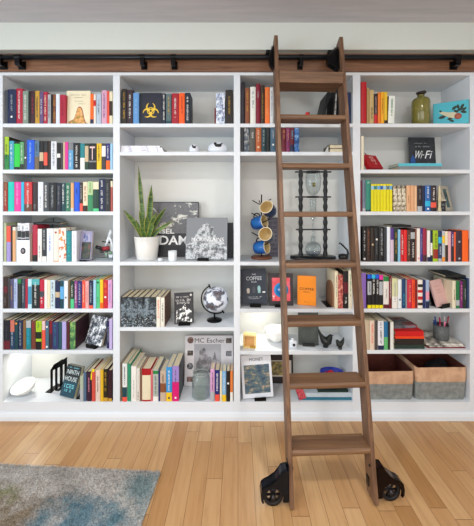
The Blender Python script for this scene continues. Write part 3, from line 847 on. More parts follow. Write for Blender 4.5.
parse_books(3, 4, 308.6, '''
361.4 366.2 273 8c6cb4|violet|T
367.4 371.5 274.5 1c1c20|first black with blue top|b:0:.1:lemon b:.88:1:brightblue b:.4:.8:silver t:black:.45:.78:.3
371.7 375.4 274.5 1c1c20|second black with blue top|b:0:.1:lemon b:.88:1:cyan t:white:.4:.85:.5
375.6 379 274.5 1c1c20|third black with blue top|b:0:.1:lemon b:.88:1:brightblue t:white:.4:.85:.5
379.2 383 275 1c1c20|black with pink top|b:0:.1:lemon b:.86:1:hotpink b:.4:.8:silver T
383.3 388.9 276.5 e8e2dc|white and wine|b:.85:1:green b:0:.12:maroon t:brown:.3:.6:.2
389.1 391.7 275.5 7c1c30|slim maroon|t:white:.3:.9:.4
392 397.6 278.5 dcdcb0|pale yellow-green|b:0:.4:white t:silver
397.8 401.6 279.5 e6ebf0|pale white|m:.3:steel T
401.9 405.4 279 1f4a74|deep blue|t:cyan:.1:.5:.3
405.6 407 280 9aa0a6|thin grey|T
407.2 411.9 279.5 c83050|rose red|t:peach
412 415 279.5 ee5628|orange red|t:brick
415.1 417.5 280 8c1c24|slim dark red|T
417.7 422.6 280 ece4dc|white with red and black bands|b:.1:.2:darkbrown b:.3:.42:red b:.55:.65:red b:.75:.85:black T
422.9 425.4 280.5 26346c|slim navy|T
425.7 429.3 280 a4b8d4|pale blue and pink|b:.3:.6:pink b:0:.25:navy T
452.3 455.8 281 e4dcc4|cream brown-lettered|t:brown:.3:.7:.3 n:beside_the_pink_notebook
456 459.6 281 2c7c4c|emerald green|b:.1:.3:silver T
459.8 462.8 281 7c2c74|purple|t:pink
463 466.5 280 24382c|bottle green|t:silver:.3:.7:.3
466.9 469.8 278.5 24406c|dark blue|T
''', .2)
parse_books(3, 5, 350.2, '''
364.5 369.6 320 c8b8a0|sand|T w:.22
369.8 374.5 320.5 e4d2c0|cream red-lettered|t:coral:.2:.9:.5
374.7 377.5 320.5 5c5450|slim grey-brown|T
377.8 383.8 321 e4e4e8|white blue-lettered|t:navy:.2:.95:.55 b:0:.15:navy
384 388 321.5 2878a4|blue over green|b:0:.45:68b878 T
388.2 390 322 2a2428|slim dark|T
390.2 393.6 322 e8e8e2|plain white|T w:.1
''', .2)
# ================================================================ face-out books, ornaments
def Tm(x=0, y=0, z=0, rx=0, ry=0, rz=0): return Matrix.Translation((x, y, z)) @ Euler((rx, ry, rz)).to_matrix().to_4x4()
def plate(r, name, mat, x0, x1, z0, z1, y=-.0006, th=.001):
    return MB().box(x0, x1, y, y+th, z0, z1).build(name, mat, r)
def lettering(r, words, mat, y=-.0012, name='title'):
    mb = MB()
    for s, x0, x1, z0, z1 in words: text_geo(mb, s, x0, x1, z0, z1, y, wt=.022 if any('DAM' in q[0] for q in words) else 0)
    return mb.build(name, mat, r)
def smalltype(r, rows, mat, y=-.0006, name='small_lettering', seed=1):
    mb = MB(); rr = random.Random(seed)
    for x0, x1, z0, z1 in rows: glyphs(mb, x0, x1, z0, z1, y, 0, rr, vertical=False)
    return mb.build(name, mat, r)

# ---- leftmost bay
r, w, h = face_out('cream face-out book with an orange-brown hill picture on the top shelf, leftmost bay', 'book', 66.1, 90, 91, Z['s1'], .03, 2, thick=.03, cover=M('ece4c8'))
hill = []
for i in range(21):
    t = i/20; hill.append((w*(-.36+.72*t), h*(.03+.46*math.exp(-abs((t-.58)/.23)**3.2)+.09*math.exp(-((t-.2)/.2)**2))))
hm = MN('cover_hill', [(.35, '6c7c34'), (.5, 'd89a50'), (.6, 'e8c084'), (.7, '8c4a28')], 30, 4)
MB().prism([(w*.36, h*.01), (-w*.36, h*.01)] + hill, -.001, -.0002).build('picture', hm, r)
o2 = [(a*1.12, b*1.07) for a, b in hill]; MB().prism([(w*.4, h*.01), (-w*.4, h*.01)] + o2, -.0002, .0003).build('picture_outline', M('a04c28'), r)
smalltype(r, [(-w*.35, w*.35, h*.86, h*.885), (-w*.2, w*.25, h*.79, h*.81), (-w*.15, w*.2, h*.68, h*.7), (0, w*.3, h*.6, h*.62)], M('a8a088'))

r = thing('magazine_file', uniq('white magazine file with a dark oval emblem, fourth shelf, leftmost bay'), 'magazine file', (wx(22.7, .0), .004, Z['s4']+.0003))
w = (29.3-16.2)/F*D; h = wz(240.2)-Z['s4']
mf = M('e9edf3', .35)
MB().box(-w/2, w/2, 0, .002, 0, h).build('front_panel', mf, r); MB().box(-w/2, w/2, .002, .2, 0, .002).build('bottom_panel', mf, r)
for sx in (-1, 1): MB().prism([(.002, .002), (.2, .002), (.2, h*1.5), (.06, h*1.5), (.002, h)], min(sx*w/2, sx*(w/2-.0015)), max(sx*w/2, sx*(w/2-.0015)), 'x').build('side_panel', mf, r)
mb = MB(); mb.lathe([(.0001, 0), (.017, 0), (.017, .0012), (.0001, .0012)], 28, 0, Tm(0, -.0001, h*.5, PI/2) @ Matrix.Diagonal((1, 1.25, 1, 1))); mb.build('emblem', M('3a3438'), r)
mb = MB(); mb.lathe([(.0001, 0), (.010, 0), (.010, .0012), (.0001, .0012)], 24, 0, Tm(0, -.0014, h*.5, PI/2) @ Matrix.Diagonal((1, 1.3, 1, 1))); mb.build('emblem_relief', M('9c9498'), r)
for k, (a, b_, yt, nm) in enumerate(((16.75, 20.4, 223.5, 'first'), (20.5, 24.4, 224, 'middle'), (24.5, 28.5, 223.5, 'last'))):
    X0, X1 = wx(a, .004), wx(b_, .004); H = wz(yt, .012)-Z['s4']
    make_book(uniq('slim white and black book, %s of three standing in the white magazine file' % nm), (X0+X1)/2, .012, Z['s4']+.0026, X1-X0-.0008, H, .15, 'e8eaf0', bands=[(.62, .8, 'charcoal'), (.42, .6, 'plum' if k == 1 else 'charcoal')], title=('black', .8, .95, .4), group='slim books in the white magazine file', rnd=random.Random(k))
r, w, h = face_out('violet and black book facing out beside the microscope on the fourth shelf, leftmost bay', 'book', 78.8, 90.8, 231.5, Z['s4']+.0034, .03, 8, -6, .02, cover=M('9c98b4'))
plate(r, 'picture', MN('city_cover', [(.4, '16181a'), (.55, '36402a'), (.62, '80303a'), (.7, '1c1c1e')], 26, 4), -w*.36, w*.44, h*.03, h*.62)
plate(r, 'picture_top', MN('city_cover_top', [(.45, 'a6a2bc'), (.55, '4a5a90')], 30, 4), -w*.25, w*.3, h*.64, h*.9)
book_stand('black book stand holding the violet book beside the microscope', wx(84.5, .03), .03, Z['s4'], .05, 8, -6, .012)
# flat books lying on top of upright ones
flat_book('thin black book lying across the tops of white books, fourth shelf, leftmost bay', wx(31, .15)+.05, wx(59, .15)+.06, .055, .11, wz(225, .055)+.005, .012, 'charcoal', 0)
r = thing('plate', uniq('round grey glass plate leaning at the back of the fourth shelf, leftmost bay'), 'plate', (wx(51.5, .25), .262, Z['s4']+.0005), (-.12, 0, 0))
R_ = (wz(217.5, .25)-Z['s4'])/2
MB().lathe([(.0001, 0), (R_*.6, 0), (R_, .012), (R_, .016), (R_*.6, .005), (.0001, .005)], 40, 0, Tm(0, .0, R_, PI/2)).build('dish', M('a9aeac', .3), r)
MB().tube([(0, -.022, R_*1.3), (0, -.022, R_*1.95)], .003, 8).build('clip', M('4a4a48'), r)
# microscope
def microscope():
    x = wx(106.5, .1); r = thing('microscope', uniq('small white and black microscope at the right end of the fourth shelf, leftmost bay'), 'microscope', (x, .1, Z['s4']+.0003))
    wm = M('e4e8ec', .3); bk = M('1c1c20', .35)
    MB().prism([(-.062, -.035), (.05, -.035), (.05, .035), (-.04, .035)], 0, .014, 'z').build('base', M('8c9498', .35, .4), r, .003)
    MB().prism([(.02, .012), (.045, .012), (.05, .06), (.048, .11), (.035, .15), (.02, .158), (.018, .148), (.03, .13), (.034, .1), (.032, .065), (.02, .05)], -.012, .012).build('arm', wm, r, .003)
    MB().box(-.04, .03, -.028, .028, .06, .066).build('stage', bk, r, .001)
    MB().tube([(-.005, 0, .09), (.022, 0, .17)], .011, 16).build('body_tube', wm, r)
    MB().tube([(.018, 0, .16), (.033, 0, .205)], .010, 16).build('eyepiece', wm, r)
    MB().tube([(-.026, -.012, .128), (.03, -.002, .118)], .004, 10).build('rim', bk, r)
    MB().tube([(-.06, -.03, .092), (-.01, -.03, .079)], [.013, .012], 16).build('lens_turret', bk, r)
    MB().tube([(-.012, -.031, .079), (.03, -.03, .085)], .0135, 16).build('red_collar', M('a02c38'), r)
    MB().tube([(-.045, 0, .05), (-.02, 0, .05)], .0035, 8).build('clip', bk, r)
    MB().tube([(.0, 0, .014), (.0, 0, .058)], .009, 14).build('lamp_post', M('9ab0a0', .3), r)
    MB().tube([(.04, -.02, .05), (.04, -.034, .05)], .012, 16).build('focus_knob', M('7c9a80', .3), r)
microscope()
flat_book('black book with cream pages lying on top of the fifth shelf books, leftmost bay', wx(12, .1), wx(28, .1)-.01, .09, .11, wz(277.5, .008)+.001, .009, 'black', 4)
flat_book('second black book lying right of another on the fifth shelf books, leftmost bay', wx(30, .1), wx(42, .1), .07, .13, wz(278.9, .008)+.001, .007, 'black', -3)
r, w, h = face_out('black book with white splashes on a stand, sixth shelf, leftmost bay', 'book', 83, 102.5, 317, Z['s6']+.0034, .05, 19, -20, .02, roll=4, cover=M('24262c'))
sp = MN('splash_cover', [(.44, '2c3038'), (.50, '5c6470'), (.55, 'e6e8ec'), (.6, 'f4f6f8')], 26, 7, .5, nr=.8, sc=(1, 1, .8))
plate(r, 'picture', sp, -w*.49, w*.49, h*.01, h*.99)
book_stand('black book stand holding the white-splashed book, sixth shelf, leftmost bay', wx(93, .05), .045, Z['s6'], .08, 19, -20, .025)
make_book(uniq('navy book standing right of the white-splashed book, sixth shelf, leftmost bay'), wx(108.4, .03), .03, Z['s6']+.0003, .022, wz(321, .03)-Z['s6'], .18, '2a2c5c', title=('silver', .2, .8, .3), group='upright books on the sixth shelf of the leftmost bay')
# bottom shelf: bowl, bookend, teal book
def bowl(label, x, Y, z, R, H, rot=(0,0,0), sx=1, mat=None):
    r = thing('bowl', uniq(label), 'bowl', (x, Y, z), rot)
    o = [(.0001, 0), (R*.3, 0), (R*.55, H*.12), (R*.8, H*.42), (R*.96, H*.8), (R, H), (R*.97, H), (R*.9, H*.8), (R*.74, H*.46), (R*.5, H*.2), (R*.25, H*.1), (.0001, H*.1)]
    MB().lathe(o, 40, 0, Matrix.Diagonal((1, sx, 1, 1))).build('basin', mat or M('f2f2ee', .25, var=.01), r)
    MB().lathe([(R*.32, -.003), (R*.34, .004), (R*.28, .004), (R*.26, -.003)], 30).build('foot_ring', mat or M('f2f2ee', .25, var=.01), r)
    return r
bowl('white egg-shaped bowl tilted towards the front on the bottom shelf, leftmost bay', wx(28.5, .12), .1, Z['s7']+.016, .083, .06, (math.radians(24), math.radians(-12), 0), .8)
r = thing('bookend', uniq('black metal bookend with cut-out slots beside the teal book, bottom shelf, leftmost bay'), 'bookend', (wx(52, .12), .1, Z['s7']+.0002), (0, 0, math.radians(-12)))
mb = MB(); hh = .19
for y0, y1 in ((0, .02), (.045, .062), (.09, .115)): mb.box(0, .003, y0, y1, 0, hh*.86)
mb.prism([(0, hh*.8), (.115, hh*.8), (.115, hh), (.03, hh*.99), (0, hh*.86)], 0, .003, 'x')
mb.build('upright_plate', DARKMETAL, r); MB().box(-.045, 0, 0, .115, 0, .0025).build('foot_plate', DARKMETAL, r)
r = thing('bookend', uniq('second black metal bookend just behind the teal book, bottom shelf, leftmost bay'), 'bookend', (wx(57.5, .14)-.012, .13, Z['s7']+.0002), (0, 0, math.radians(-12)))
mb = MB()
for y0, y1 in ((0, .02), (.045, .062), (.09, .115)): mb.box(0, .003, y0, y1, 0, hh*.86)
mb.prism([(0, hh*.8), (.115, hh*.8), (.115, hh), (.03, hh*.99), (0, hh*.86)], 0, .003, 'x')
mb.build('upright_plate', DARKMETAL, r); MB().box(0.004, .03, 0, .115, 0, .0025).build('foot_plate', DARKMETAL, r)
r, w, h = face_out('dark teal book lettered in pale capitals leaning on the bottom shelf, leftmost bay', 'book', 58.5, 74.5, 367.5, Z['s7']+.0003, .03, 18, -12, .035, roll=5, cover=M('1c4c5c'))
plate(r, 'upper_cover', M('1d262c'), -w*.49, w*.49, h*.5, h*.99)
lettering(r, [('NINTH', -w*.40, w*.42, h*.72, h*.86), ('HOUSE', -w*.42, w*.40, h*.50, h*.64)], M('dce8ea'))
smalltype(r, [(-w*.4, w*.38, h*.28, h*.40), (-w*.3, w*.3, h*.16, h*.24), (-w*.4, w*.4, h*.91, h*.945)], M('7ec4d0'))
r = thing('bookend', uniq('low black metal bookend foot left of the leaning books, bottom shelf, leftmost bay'), 'bookend', (wx(79.2, .02), .03, Z['s7']+.0002))
MB().box(-.03, 0, 0, .1, 0, .0025).build('foot_plate', DARKMETAL, r); MB().prism([(.0, 0), (.12, 0), (.12, .16), (.06, .13)], -.0025, -.0002, 'x').build('upright_plate', DARKMETAL, r)
r = thing('bookmark', uniq('bright yellow paper slip sticking up among the bottom shelf books, leftmost bay'), 'bookmark', (wx(90.5, .012), .009, wz(379.5, .012)), (0, math.radians(17), 0))
MB().box(-.008, .008, 0, .003, 0, .075).build('slip', M('ecdc20'), r)

# ---- second bay
r, w, h = face_out('dark blue book with a yellow biohazard trefoil facing out, top shelf, second bay', 'book', 139.6, 161.8, 93, Z['s1'], .022, 1, thick=.03, cover=M('262a3c'))
ym = M('ecc84a'); mb = MB(); c0 = (0, h*.42); S_ = w*.36
for k in range(3):
    a = PI/2 + k*2*PI/3
    cx, cz = c0[0]+math.cos(a)*S_*.52, c0[1]+math.sin(a)*S_*.52; pts = []
    for i in range(25):   # open crescent
        t = a + math.radians(28) + math.radians(304)*i/24; q = abs(i-12)/12
        pts.append((cx+math.cos(t)*S_*.50, -.0014, cz+math.sin(t)*S_*.50, S_*(.15*(1-q)+.035)))
    mb.tube([p[:3] for p in pts], [p[3] for p in pts], 8, 0, Matrix.Translation((0, -.0014, 0)) @ Matrix.Diagonal((1, .08, 1, 1)) @ Matrix.Translation((0, .0014, 0)))
rg = [(c0[0]+math.cos(t*PI/12)*S_*.42, -.0014, c0[1]+math.sin(t*PI/12)*S_*.42) for t in range(24)]
mb.tube(rg, S_*.055, 8, 0, Matrix.Translation((0, -.0014, 0)) @ Matrix.Diagonal((1, .08, 1, 1)) @ Matrix.Translation((0, .0014, 0)), closed=True)
mb.build('biohazard_symbol', ym, r)
mb = MB(); mb.lathe([(.0001, 0), (S_*.13, 0), (S_*.13, .0006), (.0001, .0006)], 20, 0, Tm(c0[0], -.002, c0[1], PI/2)); mb.build('symbol_centre', M('262a3c'), r)
gw = MN('white_print_cover', [(.45, 'e6e6ee'), (.56, 'e2dfe6'), (.6, 'a8a4b8'), (.66, 'e6e6ee')], 30, 4)
z = Z15 + .0003
for k, (a, b_, hh_, lb) in enumerate(((118.9+1.2, 162.3, .018, 'wide white printed book at the bottom of the flat stack, second shelf, second bay'),
                                 (120.6, 161.6, .015, 'white printed book in the middle of the flat stack, second shelf, second bay'),
                                 (121.5, 160, .013, 'white printed book topping the flat stack, second shelf, second bay'))):
    flat_book(lb, wx(a, .03), wx(b_, .03), .02+k*.004, .2, z, hh_, 'white', mat=gw, group='white books lying on the second shelf of the second bay'); z += hh_+.0003
def paperweight(label, x, Y, z, w, h):
    r = thing('paperweight', uniq(label), 'paperweight', (x, Y, z))
    MB().lathe([(.0001, 0), (w*.44, 0), (w*.5, h*.25), (w*.46, h*.6), (w*.3, h*.9), (.0001, h)], 28, 0, Matrix.Diagonal((1, .7, 1, 1))).build('dome', M('dfe3ea', .12, var=.02), r)
    b = MB(); b.ball((w*.05, -w*.30, h*.58), (w*.17, w*.08, h*.14)); b.ball((-w*.1, -w*.28, h*.74), (w*.07, w*.07, h*.11)); b.tube([(w*.1, -w*.3, h*.62), (w*.26, -w*.26, h*.78)], [w*.05, w*.02], 8)
    b.build('bird_figure', M('1a1a1c', .3), r)
paperweight('small white glass dome with a black bird mark on the second shelf, second bay', wx(194, .05), .05, Z15+.0003, .072, wz(144, .05)-Z15)
paperweight('larger white glass dome with black bird mark, right end of second shelf, second bay', wx(217.5, .07), .07, Z15+.0003, .14, wz(141.8, .07)-Z15)

# snake plant
def snake_plant():
    x, Y = wx(147, .12), .12; z = Z['s4']+.0003; s = (D+Y)/F
    r = thing('potted_snake_plant', uniq('tall snake plant in a white tapered pot on the tall shelf of the second bay'), 'plant', (x, Y, z))
    H = (260.8-238)*s; R1, R0 = 12.6*s, 10*s
    p = thing_part = MB().lathe([(.0001, 0), (R0*.96, 0), (R0, .003), (R1, H), (R1-.004, H), (R1-.006, H*.88), (.0001, H*.88)], 40).build('pot', M('e6e4e0', .2, var=.01), r)
    MB().lathe([(.0001, H*.88), (R1-.006, H*.89), (R1-.006, H*.9), (.0001, H*.93)], 24).build('soil', M('3a2c22', .9), r)
    m, nt, b = newmat('snake_leaf'); v = coords(nt, (1, 1, 9)); n = noise(nt, v, 9, 4, .6, 1)
    nt.links.new(ramp(nt, n, [(.35, '24401f'), (.5, '3f6030'), (.62, '6c8c48'), (.75, '305228')]), b.inputs['Base Color']); b.inputs['Roughness'].default_value = .4
    em = M('979c4c', .45)
    tips = [(138.5, 166, -.5, 3.4, .0), (151.5, 185, .2, 4.6, -.02), (140.4, 193.5, -.3, 3.2, .03), (123.9, 210, -.8, 4.2, -.03), (135.8, 219.6, -.5, 3.0, -.05),
            (166, 207, .7, 4.2, .01), (172.8, 221, .9, 4.4, -.05), (156.7, 212, .3, 3.6, -.06), (139, 210, -.2, 3.0, -.05), (147, 215, 0, 4.2, -.055), (160, 216, .5, 3.2, .04), (153, 222, .25, 4, -.07), (141, 226, -.2, 4, -.07)]
    rr = random.Random(5)
    for px, py, b0, wp, dy in tips:
        if px < 130: dy = -.075
        tx = max(wx(px, Y+dy*.9)-x, XE[3]+.003-x); tz = wz(py, Y+dy*.9)-z; bx = b0*.034; bz = H*.85; W = wp*s*.72
        vs = []; fs = []; n = 12; curl = rr.uniform(-.4, .4)
        for i in range(n+1):
            t = i/n; k = t**1.35 if abs(tx-bx) > .06 else t
            cx = bx + (tx-bx)*k; cz = bz + (tz-bz)*(t if abs(tx-bx) <= .06 else t**.9); cy = dy*(.25+.75*t)*.9
            wd = W*(.55+.9*t*(1-t)*1.6)*(1 if t < .75 else max(.03, (1-t)/.25)**.7); a = curl + t*.5
            nx, nyv = math.cos(a), math.sin(a)
            for u, dd in ((-1, 0), (-.75, .12), (0, .3), (.75, .12), (1, 0)):
                vs.append((cx+nx*wd*u, cy+nyv*wd*u+dd*wd, cz))
        mb = MB(); f1 = []; f2 = []
        for i in range(n):
            for j in range(4):
                f = (i*5+j, i*5+j+1, i*5+j+6, i*5+j+5)
                mb.f.append(list(f)); mb.mi.append(1 if j in (0, 3) else 0); mb.sm.append(True)
        mb.v = [tuple(q) for q in vs]
        o = mb.build('leaf', [m, em], r); md = o.modifiers.new('t', 'SOLIDIFY'); md.thickness = .0025
snake_plant()
# big mountain books
r, w, h = face_out('large dark photo book with a white mountain ridge, leaning behind the plant, second bay', 'book', 148.5, 197.8, 202.3, Z['s4']+.0003, .2, 8, 0, .022, cover=M('3e3e42'))
plate(r, 'photograph', MN('ridge_photo', [(.3, '55555a'), (.48, '6e6e72'), (.54, '56565a'), (.58, 'c6c4be'), (.66, 'e8e6de'), (.7, '7c7a78')], 9, 7, .5, nr=.75, dist=.6, sc=(1, 1, 1.4), rot=(0, .6, 0)), -w*.49, w*.49, h*.42, h*.985)
plate(r, 'lower_band', M('2c2c30'), -w*.49, w*.49, h*.01, h*.2)
k_ = lambda px: (px-173.15)/49.3*w
lettering(r, [('AN', k_(150.5), k_(159.8), h*.415, h*.5), ('SEL', k_(160.6), k_(173.6), h*.415, h*.5), ('A', k_(151), k_(158.6), h*.215, h*.38), ('DAM', k_(158.9), k_(187.5), h*.215, h*.38), ('S', k_(188), k_(195.5), h*.215, h*.38)], M('f2f2f2'))
r, w, h = face_out('square grey mountain photo book on a black stand, tall shelf of the second bay', 'book', 185.2, 227, 218.2, Z['s4']+.0034, .05, 10, -2, .02, cover=M('74787c'))
m, nt, b = newmat('summit_photo'); N = nt.nodes; L = nt.links
tc = N.new('ShaderNodeTexCoord'); sx = N.new('ShaderNodeSeparateXYZ'); L.new(tc.outputs['Object'], sx.inputs[0])
n1 = noise(nt, tc.outputs['Object'], 22, 8, .75); n2 = noise(nt, tc.outputs['Object'], 7, 4, .6)
ab = N.new('ShaderNodeMath'); ab.operation = 'ABSOLUTE'; L.new(sx.outputs[0], ab.inputs[0])
r1 = N.new('ShaderNodeMath'); r1.operation = 'MULTIPLY_ADD'; L.new(ab.outputs[0], r1.inputs[0]); r1.inputs[1].default_value = 1.25; L.new(sx.outputs[2], r1.inputs[2])
r2 = N.new('ShaderNodeMath'); r2.operation = 'MULTIPLY_ADD'; L.new(n2, r2.inputs[0]); r2.inputs[1].default_value = .30; L.new(r1.outputs[0], r2.inputs[2])
lt = N.new('ShaderNodeMath'); lt.operation = 'LESS_THAN'; L.new(r2.outputs[0], lt.inputs[0]); lt.inputs[1].default_value = h*.93+.135
rock = ramp(nt, n1, [(.34, '34383c'), (.44, '5c6064'), (.5, '94989c'), (.55, 'd4d8dc'), (.6, '8c9094'), (.68, 'e4e6e8')])
mx = N.new('ShaderNodeMix'); mx.data_type = 'RGBA'; L.new(lt.outputs[0], mx.inputs[0]); mx.inputs[6].default_value = lin('767a80'); L.new(rock, mx.inputs[7])
L.new(mx.outputs[2], b.inputs['Base Color']); b.inputs['Roughness'].default_value = .4
plate(r, 'photograph', m, -w*.495, w*.495, h*.005, h*.995)
lettering(r, [('MOUNTAINS', -w*.36, w*.42, h*.43, h*.52)], M('e8e8ea'))
book_stand('black book stand holding the square mountain photo book, second bay', wx(203.5, .05), .05, Z['s4'], .078, 10, -2, .022)
r, w, h = face_out('plain dark grey book behind the square mountain photo book, second bay', 'book', 205, 233, 223, Z['s4']+.0003, .16, 4, 0, .03, cover=M('38393d'))
r = thing('candle_cup', uniq('small white candle cup beside the snake plant pot, second bay'), 'cup', (wx(172.6, .05), .05, Z['s4']+.0003))
hh = wz(250.8, .05)-Z['s4']
MB().lathe([(.0001, 0), (.027, 0), (.029, .004), (.030, hh), (.027, hh), (.026, hh*.75), (.0001, hh*.75)], 30).build('cup_body', M('e8ecf0', .3), r)
MB().box(-.017, .017, -.0305, -.029, hh*.3, hh*.6).build('paper_label', M('f4f4f4'), r); MB().lathe([(.0001, hh*.75), (.026, hh*.76), (.0001, hh*.8)], 20).build('wax', M('f0eee4', .5), r)
r = thing('pebble', uniq('tiny white round pebble between the pot and the candle cup, second bay'), 'stone', (wx(160.3, .04), .04, Z['s4']+.0003))
MB().lathe([(.0001, 0), (.017, 0), (.018, .008), (.014, .018), (.0001, .02)], 20).build('stone', M('dfe2e6', .3), r)
# fourth shelf: robot book, globe
r, w, h = face_out('black book with white figure drawings on a stand, fourth shelf, second bay', 'book', 174.5, 193.6, 293.4, Z45+.0034, .05, 12, 4, .02, roll=-2, cover=M('39363a'))
m_ = MN('figures_cover', [(.42, '2c292c'), (.5, '3a373a'), (.54, 'f0eee8'), (.62, 'f4f2ec')], 34, 4, .5, nr=.6)
MB().prism([(-w*.42, h*.03), (w*.42, h*.03), (w*.40, h*.4), (w*.2, h*.48), (w*.05, h*.62), (-w*.1, h*.5), (-w*.38, h*.42)], -.001, 0).build('picture', m_, r)
smalltype(r, [(-w*.4, w*.3, h*.84, h*.88), (-w*.42, w*.42, h*.72, h*.79), (-w*.36, w*.36, h*.63, h*.69)], M('d8d6d2'), seed=4)
mb = MB(); mb.lathe([(.0001, 0), (.008, 0), (.008, .001), (.0001, .001)], 18, 0, Tm(w*.38, -.0002, h*.91, PI/2)); mb.build('seal', M('e4e0dc'), r)
book_stand('black book stand holding the figure-drawing book, fourth shelf, second bay', wx(184.5, .05), .05, Z45, .08, 12, 4, .026)
def globe():
    Y = .13; x = wx(214.5, Y); z = Z45+.0003; s = (D+Y)/F
    r = thing('globe', uniq('white desk globe with grey continents on a black stand, fourth shelf, second bay'), 'globe', (x, Y, z))
    R_ = 12.6*s; cz = (wz(299, Y)-z); cx = (215.8-214.5)*s
    MB().lathe([(.0001, 0), (.052, 0), (.055, .004), (.052, .010), (.03, .017), (.012, .022), (.0001, .024)], 36).build('base', DARKMETAL, r)
    MB().tube([(0, 0, .018), (0, 0, cz-R_-.018), (cx*.6, 0, cz-R_-.010)], .006, 12).build('stem', DARKMETAL, r)
    arc = []; R2 = R_+.013
    for i in range(27):
        t = math.radians(116 + 184*i/26); arc.append((cx+R2*math.cos(t), 0, cz+R2*math.sin(t)))
    MB().tube(arc, .0048, 10).build('meridian_arm', DARKMETAL, r)
    for i, p in ((0, arc[0]), (1, arc[-1])):
        d = (Vector(p)-Vector((cx, 0, cz))).normalized(); q = Vector((cx, 0, cz))+d*R_*.98
        MB().tube([q, Vector(p)+d*.014], .0055, 12).build('axis_knob', DARKMETAL, r)
    m, nt, b = newmat('globe_map'); n = noise(nt, coords(nt), 16, 6, .6, .3)
    nt.links.new(ramp(nt, n, [(.50, 'e4e8f2'), (.53, '9aa2b4'), (.56, '5a5c66'), (.62, '6c6468'), (.7, '3c3a40')]), b.inputs['Base Color']); b.inputs['Roughness'].default_value = .25
    MB().ball((cx, 0, cz), R_, 0, 40, 26).build('sphere', m, r)
globe()
# bottom shelf: art panel, jar
r, w, h = face_out('large pale art book with a castle etching leaning behind the jar, bottom shelf, second bay', 'book', 184.4, 233, 336, Z['s7']+.0003, .19, 7, 0, .02, cover=M('dcd8da'))
lettering(r, [('MC Escher', -w*.30, w*.33, h*.86, h*.95)], M('4a4448'))
et = MN('etching', [(.35, '4c4a4c'), (.5, '848084'), (.65, 'c4bfc2')], 16, 6, .5)
plate(r, 'picture', M('b4b2b6'), -w*.31, w*.25, h*.25, h*.83)
MB().prism([(-w*.26, h*.27), (w*.22, h*.27), (w*.23, h*.5), (w*.16, h*.52), (w*.12, h*.68), (w*.08, h*.55), (-w*.02, h*.6), (-w*.1, h*.76), (-w*.2, h*.7), (-w*.22, h*.5), (-w*.27, h*.45)], -.0018, -.0004).build('etched_castle', et, r)
for k, (xx, zz) in enumerate(((-.42, .86), (-.42, .6), (-.42, .34), (-.42, .08), (.38, .85), (.38, .59))):
    if k in (0, 2): q = MB().lathe([(.0001, 0), (w*.065, 0), (w*.065, .001), (.0001, .001)], 24, 0, Tm(w*(xx+.03), -.0002, h*(zz+.05), PI/2))
    else: q = MB().box(w*(xx-.03), w*(xx+.09), -.0012, -.0002, h*zz, h*(zz+.1))
    q.build('vignette', MN('vignette%d' % (k % 3), [(.4, ['5a3c38', '2c2c30', '4c4c54'][k % 3]), (.6, ['9c7c74', '6c5c50', '8c8c90'][k % 3])], 60, 4), r)
def jar():
    Y = .07; x = wx(201, Y); s = (D+Y)/F; z = Z['s7']+.0003; R_ = 9.2*s; H = wz(373, Y)-z
    r = thing('glass_jar', uniq('clear glass storage jar with a lid in front of the castle art book, second bay'), 'jar', (x, Y, z))
    g = glass('jar_glass', 'f8fcfb', .02)
    MB().lathe([(.0001, 0), (R_*.9, 0), (R_, .008), (R_, H*.72), (R_*.93, H*.85), (R_*.78, H*.93), (R_*.78, H), (R_*.78-.003, H), (R_*.78-.003, H*.93), (R_*.93-.003, H*.84), (R_-.003, H*.72), (R_-.003, .012), (R_*.9, .008), (.0001, .008)], 40).build('jar_body', g, r)
    MB().lathe([(.0001, H+.002), (R_*.82, H+.002), (R_*.86, H+.008), (R_*.84, H+.018), (R_*.5, H+.028), (R_*.2, H+.030), (R_*.24, H+.045), (.0001, H+.05)], 36).build('lid', g, r)
    MB().tube([(R_*.8*math.cos(t*PI/12), R_*.8*math.sin(t*PI/12), H) for t in range(24)], .003, 8, closed=True).build('seal_ring', M('b4bab8', .4), r)
jar()
# ---- third bay
def strip_rows(): pass
flat_book('slate grey flat book lying behind the ladder on the top shelf, third bay', wx(281, .08), wx(319, .08), .08, .2, Z['s1']+.0003, .045, '4c5254')
flat_book('dull blue-grey flat book topping the pile behind the ladder, top shelf, third bay', wx(282, .08), wx(318, .08), .085, .19, Z['s1']+.046, .038, '5a6062')
r = thing('pouch', uniq('small bright red pouch lying before the flat books, top shelf, third bay'), 'pouch', (wx(308, .03), .033, Z['s1']+.0003))
b = MB(); b.ball((0, 0, .038), (.024, .018, .038)); b.ball((-.004, 0, .075), (.014, .012, .012)); b.build('pouch_body', M('d02c34', .6), r); MB().tube([(-.012, -.004, .077), (0, -.008, .083), (.012, -.002, .078)], .003, 8).build('drawstring', M('8c1c20'), r)
r = thing('pouch', uniq('rust brown leather roll beside the red pouch, top shelf, third bay'), 'pouch', (wx(289, .03), .033, Z['s1']+.0003))
MB().tube([(-.035, 0, .027), (.035, 0, .027)], .027, 18).build('roll', M('8c4c34', .6), r); MB().tube([(0, .0275*math.cos(t*PI/8), .027+.0275*math.sin(t*PI/8)) for t in range(16)], .002, 6, closed=True).build('strap', M('5c2c1c'), r)
make_book(uniq('black album leaning at an angle behind the ladder, top shelf, third bay'), wx(321.5, .05), .05, Z['s1']+.002, .02, .235, .2, '1e2124', lean=math.radians(13), group='upright books on the top shelf of the third bay')
make_book(uniq('black book with white title seen between the ladder rails, top shelf, third bay'), wx(334.5, .03), .03, Z['s1']+.0012, .026, .25, .17, '1b1c20', title=('white', .2, .85, .4), lean=math.radians(3), group='upright books on the top shelf of the third bay')
make_book(uniq('dark grey-brown book beside the right ladder rail, top shelf, third bay'), wx(340.5, .03), .03, Z['s1']+.0003, .028, .22, .17, '3c3634', title=('silver', .3, .8, .3), group='upright books on the top shelf of the third bay')
